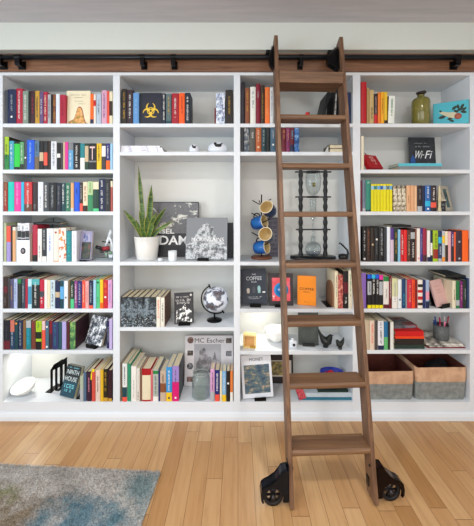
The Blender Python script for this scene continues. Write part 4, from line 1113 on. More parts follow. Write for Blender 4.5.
make_book(uniq('navy book right of the ladder rail on the top shelf, third bay'), wx(348.5, .03), .03, Z['s1']+.0003, .032, .22, .17, '22345c', group='upright books on the top shelf of the third bay')
pt = MN('patterned_cover', [(.45, '241c1e'), (.55, '3a2c28'), (.6, 'a88a50')], 60, 4)
flat_book('dark patterned book with cream pages, lower of two lying, second shelf, third bay', wx(330, .03), wx(352, .03), .02, .16, Z15+.0003, .026, 'black', mat=pt, spine=False)
flat_book('dark patterned book with cream pages, upper of two lying, second shelf, third bay', wx(329.5, .03), wx(351.5, .03), .022, .15, Z15+.0268, .026, 'black', mat=pt, spine=False)
r = thing('ornament', uniq('small white wedge ornament left of the two dark lying books, third bay'), 'ornament', (wx(326, .04), .04, Z15+.0003))
MB().prism([(-.018, 0), (.014, 0), (.014, .045), (.008, .05)], -.012, .012).build('wedge', M('dfe0dc'), r, .002); MB().tube([(-.016, -.014, .006), (.01, -.014, .048)], .003, 8).build('edge_cord', M('2c2826'), r)

# mug tree
def mug_tree():
    Y = .14; s = (D+Y)/F; x = wx(261.5, Y); z = Z['s4']+.0003
    r = thing('mug_tree', uniq('black wire mug tree on a round wooden base, tall shelf of the third bay'), 'mug stand', (x, Y, z))
    MB().lathe([(.0001, 0), (.072, 0), (.075, .005), (.074, .014), (.068, .018), (.0001, .018)], 36).build('base', wood('walnut_base', '45281a', '6e4028', '8c5a3c', 'x'), r)
    zt = wz(194.5, Y)-z
    MB().tube([(0, 0, .018), (0, 0, zt)], .0045, 10).build('pole', DARKMETAL, r)
    for az, h0 in ((200, .90), (-20, .92), (100, .9), (185, .70), (-30, .62), (185, .40), (-30, .26), (140, .14)):
        a = math.radians(az); zz = zt*h0 - .03
        MB().tube([(0, 0, zz), (.03*math.cos(a), .03*math.sin(a), zz+.012), (.072*math.cos(a), .072*math.sin(a), zz+.034)], .0035, 8).build('arm', DARKMETAL, r)
    bl = MN('blue_enamel', [(.4, '134a94'), (.6, '2a78c4')], 8, 2, .25); nv = MN('navy_enamel', [(.4, '1c2c50'), (.6, '2c4470')], 8, 2, .25)
    ins = M('d8c08e', .4); rim = M('e8dcc0', .4)
    # (opening px,py), direction the opening faces, material
    for k, (px, py, dr, mt, lb) in enumerate(((266.2, 206.8, (-.45, -.78, .42), nv, 'dark navy mug with cream lining, topmost on the mug tree'),
                             (264.5, 221.5, (.80, -.55, .22), bl, 'bright blue mug, second from the top of the mug tree'),
                             (265.3, 233.9, (-.35, -.85, .30), nv, 'navy mug showing its cream inside, third down the mug tree'),
                             (267, 246.8, (.84, -.52, .14), bl, 'bright blue mug, lowest on the mug tree'))):
        d = Vector(dr).normalized(); yo = -.158 if k in (0, 2) else -.055
        c = Vector((wx(px, Y+yo), Y+yo, wz(py, Y+yo)))
        q = d.to_track_quat('Z', 'X'); Hm, Rm = .096, .047
        mr = thing('mug', uniq(lb), 'mug', c - d*Hm, (0,0,0), 'enamelled mugs hanging on the mug tree'); mr.rotation_euler = q.to_euler()
        MB().lathe([(.0001, 0), (Rm*.72, 0), (Rm*.86, .006), (Rm, .03), (Rm*.98, Hm*.8), (Rm*1.0, Hm), (Rm*.93, Hm)], 32).build('body', mt, mr)
        MB().lathe([(Rm*.93, Hm), (Rm*.92, Hm*.8), (Rm*.92, .03), (Rm*.75, .010), (.0001, .008)], 32).build('lining', ins, mr)
        MB().tube([(Rm*.97*math.cos(t*PI/14), Rm*.97*math.sin(t*PI/14), Hm) for t in range(28)], .0028, 8, closed=True).build('rim', rim, mr)
        up = q.inverted() @ Vector((-.3, .0, 1)); ha = math.atan2(up.y, up.x); hp = []
        for i in range(13):
            t = -PI/2 + PI*i/12; rr_ = Rm*.92 + .026*math.cos(t); hp.append((rr_*math.cos(ha), rr_*math.sin(ha), Hm*.5+.026*math.sin(t)))
        MB().tube(hp, .0045, 8).build('handle', DARKMETAL if mt == bl else mt, mr)
mug_tree()
r = thing('storage_tin', uniq('grey tin printed with small dark signs behind the mug tree, third bay'), 'tin', (wx(273.3, .22), .222, Z['s4']+.0003))
hh = wz(219.5, .2)-Z['s4']; w = .075
MB().box(-w/2, w/2, 0, .08, 0, hh).build('tin_body', M('686470', .4), r, .002); MB().box(-w/2-.001, w/2+.001, -.001, .081, hh, hh+.012).build('lid', M('5c5864', .4), r, .001)
mb = MB(); rr = random.Random(9)
for i in range(8): glyphs(mb, -w*.44, w*.44, hh*(.06+i*.115), hh*(.06+i*.115)+.018, -.0003, 0, rr, vertical=False)
mb.build('printed_signs', M('34303a'), r)
# cold drip coffee tower
def tower():
    Y = .12; s = (D+Y)/F; x = wx(313, Y); z = Z['s4']+.0003
    r = thing('coffee_drip_tower', uniq('black wooden drip coffee tower with glass vessels on the tall shelf, third bay'), 'coffee maker', (x, Y, z))
    bk = M('1a1a1e', .35); g = glass('lab_glass', 'fafcfc', .02)
    def zz(py): return wz(py, Y)-z
    mb = MB(); mb.lathe([(.0001, 0), (.155, 0), (.165, .008), (.16, .022), (.0001, .022)], 44, 0, Matrix.Diagonal((1, .62, 1, 1))); mb.build('base', bk, r)
    top = zz(169)
    for sx, dx in ((-1, -12.3*s), (1, 12.3*s)):
        prof = []; n = 46
        for i in range(n+1):
            t = i/n; rr_ = .0145 + .0028*math.sin(t*2*PI*11); prof.append((rr_, .02+(top-.02)*t))
        MB().lathe([(.0001, .02)] + prof + [(.0001, top)], 16, 0, Matrix.Translation((dx, 0, 0))).build('turned_post', bk, r)
        MB().lathe([(.017, .02), (.017, .032), (.012, .036)], 16, 0, Matrix.Translation((dx, 0, 0))).build('post_foot', bk, r)
    for py, hw, ring in ((172, 17.8*s, .05), (197, 17.5*s, .045), (229.5, 17*s, 0)):
        q = MB(); zc = zz(py)
        if ring:
            for sx in (-1, 1): q.box(min(sx*ring*.9, sx*hw), max(sx*ring*.9, sx*hw), -.016, .016, zc-.005, zc+.005)
            q.tube([(ring*math.cos(t*PI/16), ring*math.sin(t*PI/16), zc) for t in range(32)], .006, 8, closed=True)
        else: q.box(-hw, hw, -.014, .014, zc-.005, zc+.005)
        q.build('crossbar', bk, r)
    def vessel(name, prof, m=g):
        o = prof; inn = [(max(a-.0022, .0001), b+(.0022 if i == 0 else 0)) for i, (a, b) in enumerate(prof)][::-1]
        return MB().lathe(o + inn, 36).build(name, m, r)
    vessel('water_globe', [(.006, zz(197)), (.010, zz(195.5)), (.032, zz(193.5)), (.049, zz(190)), (.056, zz(184.5)), (.056, zz(178)), (.052, zz(174)), (.052, zz(172.5))])
    MB().lathe([(.0001, zz(187)), (.010, zz(187)), (.010, zz(183)), (.0001, zz(183))], 14, 0, Matrix.Translation((0, -.03, 0))).build('tap', M('8c8040', .4), r)
    vessel('drip_chamber', [(.005, zz(222)), (.008, zz(220)), (.022, zz(216)), (.024, zz(200)), (.024, zz(199))])
    vessel('drip_tube', [(.005, zz(238)), (.006, zz(228)), (.006, zz(223))])
    vessel('flask', [(.0001, .0235), (.03, .0235), (.048, .035), (.058, .055), (.059, .075), (.052, .098), (.036, .115), (.018, .124), (.016, zz(240.5)), (.018, zz(236.5)), (.021, zz(236))])
    MB().lathe([(.0001, .028), (.032, .028), (.046, .038), (.054, .052), (.0001, .052)], 30).build('liquid', glass('clear_liquid', 'ecedf4'), r)
tower()
r = thing('tobacco_pipe', uniq('black curved pipe-shaped ladle resting right of the coffee tower, third bay'), 'pipe', (wx(344.3, .02), .04, Z['s4']+.0003))
MB().lathe([(.0001, 0), (.02, .002), (.03, .012), (.034, .028), (.030, .044), (.025, .046), (.024, .03), (.0001, .02)], 26).build('bowl', M('1c1e22', .25), r)
MB().tube([(.022, 0, .036), (.034, 0, .05), (.026, 0, .075), (.004, 0, .098), (-.018, 0, .118), (-.028, 0, .122)], [.007, .008, .0065, .006, .006, .007], 10).build('stem', M('1c1e22', .25), r)

# fourth shelf face-out coffee books
r, w, h = face_out('dark blue coffee book with small cup pictures on the fourth shelf, third bay', 'book', 240.9, 267, 270, Z['s5']+.0034, .05, 11, -4, .022, roll=-3, cover=M('2d3442'))
lettering(r, [('COFFEE', -w*.28, w*.32, h*.68, h*.78), ('THE', -w*.06, w*.1, h*.82, h*.86), ('BOOK', -w*.08, w*.13, h*.61, h*.65)], M('d0d4d8'))
for xx, hh_, c in ((-.22, .14, 'c8bcb0'), (0, .18, '4c5058'), (.2, .2, '9cc0c0'), (.38, .04, 'e8e8e8')):
    q = MB().prism([(w*(xx-.045), h*.32), (w*(xx+.045), h*.32), (w*(xx+.06), h*(.32+hh_*.7)), (w*(xx+.03), h*(.32+hh_)), (w*(xx-.03), h*(.32+hh_)), (w*(xx-.06), h*(.32+hh_*.7))], -.0012, -.0001); q.build('cup_picture', M(c), r)
smalltype(r, [(-w*.25, w*.3, h*.2, h*.225), (-w*.2, w*.22, h*.16, h*.18)], M('b8bcc0'))
book_stand('black book stand holding the dark blue coffee book, third bay', wx(255.5, .05), .05, Z['s5'], .075, 11, -4, .026)
r, w, h = face_out('black-bordered red book with a blue round emblem behind the ladder, fourth shelf, third bay', 'book', 269.4, 293.5, 273.8, Z['s5']+.0034, .05, 9, 0, .022, cover=M('3a3234'))
plate(r, 'panel', MN('red_panel', [(.45, 'd84450'), (.6, 'e8646c'), (.68, '8c4ca0')], 18, 3), -w*.38, w*.38, h*.14, h*.86)
mb = MB(); mb.lathe([(.0001, 0), (w*.3, 0), (w*.3, .001), (.0001, .001)], 32, 0, Tm(w*.0, -.0008, h*.48, PI/2)); mb.build('round_emblem', M('3c98d0'), r)
mb = MB(); mb.lathe([(.0001, 0), (w*.22, 0), (w*.22, .001), (.0001, .001)], 32, 0, Tm(w*.0, -.002, h*.48, PI/2)); mb.build('inner_emblem', M('1f78b8'), r)
smalltype(r, [(-w*.14, w*.14, h*.46, h*.52)], M('e8e8f0'), -.003); smalltype(r, [(-w*.36, -w*.14, h*.2, h*.3)], M('f0e4e8'), -.0008, 'side_mark', 3)
book_stand('black book stand under the red book with blue emblem, third bay', wx(279, .05), .05, Z['s5'], .06, 9, 0, .022)
r, w, h = face_out('bright orange coffee book standing beside the ladder on the fourth shelf, third bay', 'book', 297.8, 315.5, 276.5, Z['s5']+.0003, .07, 4, -14, .03, cover=M('f0941c'))
lettering(r, [('COFFEE', -w*.38, w*.38, h*.52, h*.6)], M('2c1c10')); smalltype(r, [(-w*.2, w*.2, h*.44, h*.47), (-w*.15, w*.18, h*.1, h*.13)], M('7c4c14'))
r = thing('bookend', uniq('brown wooden arch bookend left of the cream book, fourth shelf, third bay'), 'bookend', (wx(330.2, .1), .03, Z['s5']+.0003))
P = [(0, 0), (.15, 0)] + [(.075+.075*math.cos(t*PI/10), .10+.07*math.sin(t*PI/10)) for t in range(11)]
MB().prism(P, -.008, .008, 'x').build('arch', wood('arch_wood', '5c3a22', '84583a', 'a07450', 'z'), r, .0015); MB().box(-.045, -.0082, .0, .15, 0, .003).build('foot_plate', DARKMETAL, r)

# fifth shelf
z5 = wz(351)
r = thing('wooden_frame_box', uniq('small pale yellow wooden square frame on the fifth shelf, left end, third bay'), 'ornament', (wx(249.3, .06), .04, z5+.0003), (0, 0, math.radians(-8)))
W2 = .044; H2 = .092; pm = wood('pale_wood', 'd8b060', 'e8c884', 'f4dca4', 'x')
MB().box(-W2, W2, 0, .05, 0, .012).build('bottom_rail', pm, r); MB().box(-W2, W2, 0, .05, H2-.01, H2).build('top_rail', pm, r)
for sx in (-1, 1): MB().box(min(sx*W2, sx*(W2-.011)), max(sx*W2, sx*(W2-.011)), 0, .05, .012, H2-.01).build('side_rail', pm, r)
MB().box(-W2+.011, W2-.011, .02, .028, .012, H2-.01).build('inner_panel', M('dcae74'), r); MB().box(.004, W2-.004, -.006, 0, .006, .02).build('corner_mark', M('b89030'), r)
bowl('smooth white round bowl on the fifth shelf left of the ladder, third bay', wx(276, .16), .155, z5+.004, .083, .092)
r = thing('toy_camera', uniq('tiny white object with a black spot just right of the left ladder rail, third bay'), 'ornament', (wx(293, .05), .05, z5+.0003))
MB().box(-.024, .024, -.012, .014, 0, .05).build('body', M('e4e8ee', .3), r, .006); MB().lathe([(.0001, 0), (.009, 0), (.009, .008), (.0001, .008)], 20, 0, Tm(.004, -.011, .025, PI/2)).build('lens', M('18181c', .2), r); MB().box(-.012, .006, -.006, .006, .05, .064).build('viewfinder', M('dfe3ea', .3), r, .002)
r, w, h = face_out('dark green-grey slab leaning at the back of the fifth shelf, third bay', 'plaque', 298.5, 318.5, 311.5, z5+.0003, .09, 6, -6, .03, name='plaque', cover=M('3a423e'), pages=False)
MB().box(-w/2, w/2, 0, .02, 0, h).build('slab', MN('slate_slab', [(.4, '353c39'), (.6, '474e4a')], 12, 4, .4), r, .002); MB().box(-w*.3, w*.3, -.03, -.002, 0, .012).build('foot', M('2c302e', .4), r)
def bird(label, px, Y, s_, flip, P):
    r = thing('bird_figurine', uniq(label), 'figurine', (wx(px, Y), Y, z5+.0003)); m = M('202624', .3)
    f = -1 if flip else 1; b = MB()
    n = len(P); b.tube([(f*p[0]*s_, 0, p[1]*s_) for p in P], [p[2]*s_ for p in P], 18)
    b.build('body', m, r); return r, f, m
r, f, m = bird('larger dark bird figurine with a raised tail on the fifth shelf, third bay', 325.5, .06, 1, False,
     [(-.052, .128, .003), (-.045, .112, .006), (-.036, .09, .010), (-.024, .068, .017), (-.010, .048, .027), (.005, .038, .034), (.018, .045, .030), (.028, .062, .020), (.036, .075, .016), (.042, .080, .012), (.046, .080, .004)])
MB().tube([(.045, 0, .08), (.058, 0, .078)], [.005, .0008], 8).build('beak', m, r); MB().lathe([(.0001, 0), (.016, 0), (.02, .01), (.0001, .01)], 16).build('foot', m, r)
r, f, m = bird('smaller dark bird figurine right of the larger one, fifth shelf, third bay', 340, .03, 1, False,
     [(.026, .078, .003), (.022, .062, .008), (.014, .044, .014), (.0, .03, .021), (-.010, .034, .019), (-.016, .048, .013), (-.018, .058, .011), (-.018, .064, .004)])
MB().tube([(-.02, 0, .058), (-.030, 0, .064)], [.004, .0008], 8).build('beak', m, r); MB().lathe([(.0001, 0), (.013, 0), (.014, .012), (.0001, .012)], 16).build('foot', m, r)

# bottom shelf
z7 = Z['s7']
r, w, h = face_out('tall white art book with a lily pond painting on a stand, bottom shelf, third bay', 'book', 243, 273.6, 355.5, z7+.0034, .03, 9, 3, .02, roll=-3, cover=M('e8eaf0'))
pond = MN('pond_painting', [(.34, '2c3c50'), (.44, '465c6e'), (.51, '5a7078'), (.55, '6c7466'), (.6, 'b8a494'), (.68, '9c7c6c')], 21, 7, .5, sc=(.8, 1, 1.8), nr=.65)
plate(r, 'picture', pond, -w*.42, w*.42, h*.1, h*.76)
lettering(r, [('MONET', -w*.22, w*.24, h*.85, h*.92)], M('34343c'))
book_stand('black book stand holding the lily pond art book, bottom shelf, third bay', wx(260, .03), .03, z7, .078, 9, 3, .024)
r, w, h = face_out('small landscape picture in a dark frame behind the pond book, bottom shelf, third bay', 'picture frame', 262, 293.4, 354.8, z7+.0003, .22, 6, 0, .02, name='picture_frame', cover=M('2c1c20'), pages=False)
h0 = 0; fm = M('2a1a1e', .35); hw_ = w/2
MB().box(-hw_, hw_, 0, .018, h-.045, h).build('frame_top', fm, r, .001); MB().box(-hw_, hw_, 0, .018, h0-.0, h0+.045).build('frame_bottom', fm, r, .001)
MB().box(-hw_, -hw_+.02, 0, .018, h0+.045, h-.045).build('frame_side', fm, r); MB().box(hw_-.012, hw_, 0, .018, h0+.045, h-.045).build('frame_side', fm, r)
MB().box(-hw_+.02, hw_-.012, .008, .014, h0+.045, h-.045).build('mat_board', M('d8d0c4'), r)
MB().box(-hw_+.07, hw_-.075, .005, .008, h0+.055, h-.055).build('picture', MN('tiny_print', [(.4, '5c5438'), (.6, 'b09858')], 40, 4), r)
MB().prism([(.03, 0), (.05, 0), (.03, h0+.02), (.018, h0+.02)], -.04, .04, 'x').build('easel_leg', fm, r)
fbz = z7+.0003
flat_book('white and teal flat book with a red mottled corner, bottom of the pile, third bay', wx(299, .03), wx(351.8, .03), .02, .22, fbz, .02, '3c7c90', mat=M('3c7c90'))
flat_book('pale blue-white flat book in the middle of the pile, bottom shelf, third bay', wx(298, .03), wx(351.5, .03), .022, .215, fbz+.0203, .028, 'c8d4dc')
flat_book('slim dark green flat book topping the pile, bottom shelf, third bay', wx(318, .03), wx(348.5, .03), .03, .2, fbz+.0486, .014, '20382e')
r = thing('booklet', uniq('red mottled booklet leaning over the left end of the flat pile, third bay'), 'booklet', (wx(303.5, .018), .0165, z7+.001), (0, math.radians(-22), 0))
MB().box(-.028, .022, 0, .0025, .001, .086).build('cover', MN('red_mottle', [(.4, 'b02c3c'), (.6, 'd0606c')], 50, 4), r)
r = thing('glass_bowl', uniq('blue and red glass art bowl on the pile behind the ladder step, third bay'), 'bowl', (wx(331.5, .12), .12, fbz+.063))
gb = MN('art_glass', [(.40, '2c3aa0'), (.52, '3c4cb4'), (.56, 'c02040'), (.64, '8c94c8')], 9, 3, .15, dist=1)
MB().lathe([(.0001, 0), (.03, 0), (.05, .018), (.078, .06), (.083, .085), (.080, .086), (.074, .062), (.045, .024), (.0001, .01)], 36, 0, Matrix.Diagonal((1, .75, 1, 1))).build('basin', gb, r)
MB().ball((-.005, 0, .06), (.028, .024, .03), 0).build('red_centre', M('c01c3c', .15), r)

# ---- rightmost bay
def bottle():
    Y = .09; s = (D+Y)/F; r = thing('bottle', uniq('olive green glass bottle with a dark stopper on the top shelf, rightmost bay'), 'bottle', (wx(420.8, Y), Y, Z['s1']+.0003))
    R_ = 8.4*s; H = wz(98.5, Y)-Z['s1']; g = M('8c8430', .15)
    m, nt, b = newmat('olive_glass'); b.inputs['Base Color'].default_value = lin('9c944c'); b.inputs['Roughness'].default_value = .08; b.inputs['Transmission Weight'].default_value = .55
    MB().lathe([(.0001, 0), (R_*.92, 0), (R_, .006), (R_, H*.84), (R_*.95, H*.93), (R_*.78, H*.99), (R_*.42, H*1.03), (R_*.36, H*1.09), (R_*.42, H*1.11), (.0001, H*1.11)], 40).build('glass_body', m, r)
    st = MB(); st.ball((0, 0, H*1.18), (R_*.5, R_*.45, H*.07)); st.ball((R_*.35, 0, H*1.22), (R_*.3, R_*.27, H*.06)); st.ball((-R_*.32, 0, H*1.18), (R_*.25, R_*.22, H*.05)); st.tube([(0, 0, H*1.08), (0, 0, H*1.16)], R_*.3, 14)
    st.build('stopper', M('30221c', .4), r)
bottle()
r = thing('decorated_box', uniq('turquoise box painted with a bird and dark leaves, top shelf, rightmost bay'), 'box', (1.552, -.012, Z['s1']+.0003), (0, 0, math.radians(-30)))
w = .205; hh = wz(99.2, -.01)-Z['s1']; tq = M('48b4c4', .45)
MB().box(-w, 0, 0, .03, 0, hh).build('box_body', tq, r, .002)
lf = MB()
for x_, z_, a, l in ((-.10, .115, 40, .03), (-.075, .12, 100, .026), (-.06, .10, 20, .03), (-.045, .12, 60, .028), (-.035, .08, -20, .03), (-.13, .045, 200, .03), (-.19, .06, 190, .036), (-.2, .1, 120, .02), (-.12, .028, 160, .024), (-.09, .09, 150, .026), (-.03, .10, 35, .024)):
    x_ *= .8; l *= 1.35; a = math.radians(a); c_, s_ = math.cos(a), math.sin(a); P = [(-l/2, 0), (-l*.2, l*.24), (l*.2, l*.2), (l/2, 0), (l*.2, -l*.2), (-l*.2, -l*.24)]
    lf.prism([(x_+c_*p-s_*q, z_+s_*p+c_*q) for p, q in P], -.0012, 0)
lf.build('painted_leaves', M('1e3c30'), r)
MB().prism([(-.17, .092), (-.14, .07), (-.115, .055), (-.09, .045), (-.065, .05), (-.055, .07), (-.08, .084), (-.115, .088), (-.15, .098)], -.0022, -.0012).build('painted_bird', M('c8c4a8'), r)
mb = MB(); mb.lathe([(.0001, 0), (.021, 0), (.021, .001), (.0001, .001)], 16, 0, Tm(-.06, -.0013, .055, PI/2)); mb.build('painted_flower', M('b06858'), r)
# second shelf
r = thing('gift_box', uniq('red box with white lettering tilted against the pale book, second shelf, rightmost bay'), 'box', (wx(377.5, .03), .04, Z['s2']+.0005), (math.radians(-33), 0, math.radians(28)))
w = .14; hh = .118
MB().box(-w/2, w/2, 0, .03, 0, hh).build('box_body', M('b01c28', .4), r, .002)
smalltype(r, [(-.02, .03, .085, .102), (-.015, .04, .058, .076), (.0, .045, .034, .046)], M('e8c8c0'), -.0006)
MB().tube([(-.022+.017*math.cos(t*PI/8), .015, hh+.014+.017*math.sin(t*PI/8)) for t in range(16)], .003, 8, closed=True).build('wire_loop', M('5c5450', .3, .7), r); MB().ball((.0, .015, hh+.005), (.012, .01, .008)).build('knot', M('b8a888'), r)
flat_book('grey flat book under the turquoise one on the second shelf, rightmost bay', wx(398.2, .03), wx(441, .03), .025, .15, Z['s2']+.0003, .026, '8a8e90')
flat_book('turquoise flat book under the chalkboard sign, second shelf, rightmost bay', wx(398, .03), wx(441.4, .03), .024, .15, Z['s2']+.0268, .019, '64c0d0')
r, w, h = face_out('small black chalkboard lettered in white behind the turquoise book, second shelf, rightmost bay', 'sign', 410.2, 436.6, 137.4, Z['s2']+.0003, .2, 5, 0, .01, name='chalkboard_sign', pages=False)
MB().box(-w/2, w/2, 0, .008, 0, h).build('board', MN('chalkboard', [(.45, '24262a'), (.6, '33363c')], 9, 4, .7), r, .001)
tt = MB()
for s_, a_, b_, c_, d_ in (('Wi', -w*.34, -w*.06, h*.40, h*.62), ('-', -w*.01, w*.06, h*.49, h*.51), ('Fi', w*.08, w*.30, h*.40, h*.62)): text_geo(tt, s_, a_, b_, c_, d_, -.0005, slant=.3)
tt.build('title', M('f0f0f0'), r)
smalltype(r, [(-w*.25, w*.34, h*.2, h*.27), (-w*.3, w*.3, h*.72, h*.75), (-w*.3, w*.2, h*.82, h*.84)], M('a8acb0'), -.0003)
MB().prism([(-w*.48, h*.24), (-w*.28, h*.24), (-w*.3, h*.42), (-w*.38, h*.5), (-w*.45, h*.4)], -.0014, -.0002).build('blue_chalk_drawing', M('2c5c9c'), r)
# third shelf figurine, card, frame
r = thing('figurine', uniq('slender cream carved figurine beside the picture frame, third shelf, rightmost bay'), 'figurine', (wx(438.8, .03), .025, Z['s3']+.0003))
MB().lathe([(.0001, 0), (.014, 0), (.013, .01), (.009, .03), (.011, .07), (.012, .10), (.008, .125), (.009, .14), (.007, .155), (.0001, .185)], 18).build('body', M('d4c8a8', .6), r)
MB().tube([(-.009, -.004, .1), (-.013, -.012, .075), (-.003, -.016, .065)], .0035, 8).build('arm', M('d4c8a8', .6), r); MB().tube([(.009, -.004, .1), (.014, -.01, .085), (.012, -.012, .07)], .0035, 8).build('arm', M('d4c8a8', .6), r)
r = thing('small_box', uniq('small black printed box with a pale lid before the frame, third shelf, rightmost bay'), 'box', (wx(443.6, .02), .03, Z['s3']+.0003))
hh = wz(200.8, .02)-Z['s3']; MB().box(-.021, .021, 0, .03, 0, hh).build('box_body', M('2e3036'), r, .001); MB().box(-.023, .023, -.001, .031, hh, hh+.008).build('lid', M('d8d4c8'), r)
smalltype(r, [(-.015, .015, hh*.55, hh*.7), (-.012, .012, hh*.25, hh*.36)], M('8c9098'), -.0005)
r, w, h = face_out('beige picture frame turned sideways at the right end of the third shelf, rightmost bay', 'picture frame', 443.6, 458.6, 186.3, Z['s3']+.0003, .10, 13, 36, .014, name='picture_frame', pages=False)
fb = M('bab2a2', .5); e = .025; w = .145; x0, x1 = -.075, .045
MB().box(x0, x1, 0, .014, h-e, h).build('frame_top', fb, r, .001); MB().box(x0, x1, 0, .014, 0, e).build('frame_bottom', fb, r, .001)
MB().box(x0, x0+e, 0, .014, e, h-e).build('frame_side', fb, r, .001); MB().box(x1-e, x1, 0, .014, e, h-e).build('frame_side', fb, r, .001)
MB().box(x0+e, x1-e, .006, .010, e, h-e).build('photograph', MN('dark_photo', [(.35, '16302e'), (.5, '2c5c5c'), (.6, '5c3428'), (.7, 'a8a090')], 12, 4, .25), r)
flat_book('black book lying across the tops of the fourth shelf books, rightmost bay', wx(391.5, .06), wx(411, .06)-.004, .05, .14, wz(228.5, .05)+.01, .014, '22181a')
# fifth shelf
r, w, h = face_out('pale pink notebook leaning on a black stand, fifth shelf, rightmost bay', 'book', 436, 451.8, 280.5, Z['s5']+.0034, .035, 18, 24, .015, roll=-3, cover=M('dcb8b4'))
smalltype(r, [(-w*.28, w*.3, h*.74, h*.77), (-w*.28, w*.2, h*.6, h*.63), (-w*.2, w*.3, h*.5, h*.53)], M('c8a09c'))
book_stand('black book stand holding the pale pink notebook, fifth shelf, rightmost bay', wx(443.2, .035), .035, Z['s5'], .088, 18, 24, .03)
r = flat_book('black book lying tilted over the tops of the green and purple books, rightmost bay', 1.425, 1.562, .03, .2, wz(278.3, .008)+.001, .014, '20201e')
# sixth shelf pile
z6 = Z['s6']+.0003; xa, xb = wx(394.2, .03), wx(423.8, .03); zc = z6
for i, (hh_, c, lb) in enumerate(((.027, '2c4038', 'dark green flat book at the bottom of the red-topped pile, sixth shelf, rightmost bay'), (.04, '2e2624', 'thick black-brown flat book in the middle of the pile, sixth shelf, rightmost bay'), (.016, 'ee5024', 'slim orange flat book under the red one, sixth shelf, rightmost bay'), (.034, 'cc1c1e', 'thick bright red flat book on the pile, sixth shelf, rightmost bay'))):
    flat_book(lb, xa+.002*i, xb-.003*(i % 2), .02+.002*i, .22, zc, hh_, c, group='flat books piled on the sixth shelf of the rightmost bay'); zc += hh_+.0003
flat_book('grey-brown patterned notebook lying angled atop the red pile, sixth shelf, rightmost bay', xa+.01, xb-.02, .08, .16, zc, .02, '6c5c5c', yaw=6, mat=MN('notebook_cover', [(.42, '4c5258'), (.52, '7c868e'), (.58, '8c2830'), (.7, '6a5a50')], 14, 4))
mg = MN('magazine_cover', [(.38, '5c5854'), (.46, 'a8a49c'), (.56, 'd4d0c6'), (.62, 'e4e0d8'), (.68, 'a04040')], 20, 6)
zc = z6
for i, (hh_, lb) in enumerate(((.006, 'red-striped magazine at the bottom under the pencil cup, sixth shelf, rightmost bay'), (.008, 'mottled grey magazine in the middle under the pencil cup, sixth shelf, rightmost bay'), (.012, 'pale magazine directly beneath the pencil cup, sixth shelf, rightmost bay'))):
    r = flat_book(lb, wx(425.6, .05)+.012*(i == 1), XE[8]-.010-.008*i, .03, .23, zc, hh_, 'white', yaw=(0, 2, -2)[i], name='magazine', cat='magazine', mat=M('8c2c34') if i == 0 else mg, edge=.001, group='magazines stacked on the sixth shelf'); zc += hh_+.0025
def pen_cup():
    Y = .11; s = (D+Y)/F; r = thing('pencil_cup', uniq('dark grey mesh pencil cup standing on the magazines, sixth shelf, rightmost bay'), 'cup', (wx(441, Y), Y, zc+.0003))
    R_ = 6.9*s; H = 14.2*s
    MB().lathe([(.0001, 0), (R_*.97, 0), (R_, .003), (R_*1.02, H), (R_*.97, H), (R_*.95, .004), (.0001, .004)], 36).build('cup_body', MN('mesh_metal', [(.45, '484c4e'), (.55, '606466')], 160, 2, .5), r)
    MB().tube([(R_*math.cos(t*PI/14), R_*math.sin(t*PI/14), H) for t in range(28)], .0022, 8, closed=True).build('rim', M('585c5e', .4, .5), r)
    cols = [('3c64b4', 'blue'), ('28509c', 'dark blue'), ('c02c5c', 'crimson'), ('e87ca8', 'pink'), ('1c1c20', 'black'), ('b01c30', 'red'), ('e8e4e0', 'white'), ('d83c7c', 'bright pink'), ('8c3ca0', 'violet')]
    for i, (c, nm) in enumerate(cols):
        a = i*2*PI/len(cols)+2.6; bx, by = .55*R_*math.cos(a), .55*R_*math.sin(a); tx, ty = R_*.82*math.cos(a), R_*.82*math.sin(a)
        L_ = .118 + .012*((i*7) % 4); d = Vector((tx-bx, ty-by, H-.006)).normalized(); b0 = Vector((bx, by, .0065))
        pr = thing('pen', uniq('%s pen standing in the grey pencil cup' % nm), 'pen', tuple(r.location + b0), (0,0,0), 'pens in the pencil cup'); pr.rotation_euler = d.to_track_quat('Z', 'X').to_euler()
        MB().tube([(0, 0, 0), (0, 0, L_*.8)], .0038, 10).build('barrel', M(c, .35), pr); MB().tube([(0, 0, L_*.8), (0, 0, L_)], .0046, 10).build('cap', M(c, .3), pr)
pen_cup()
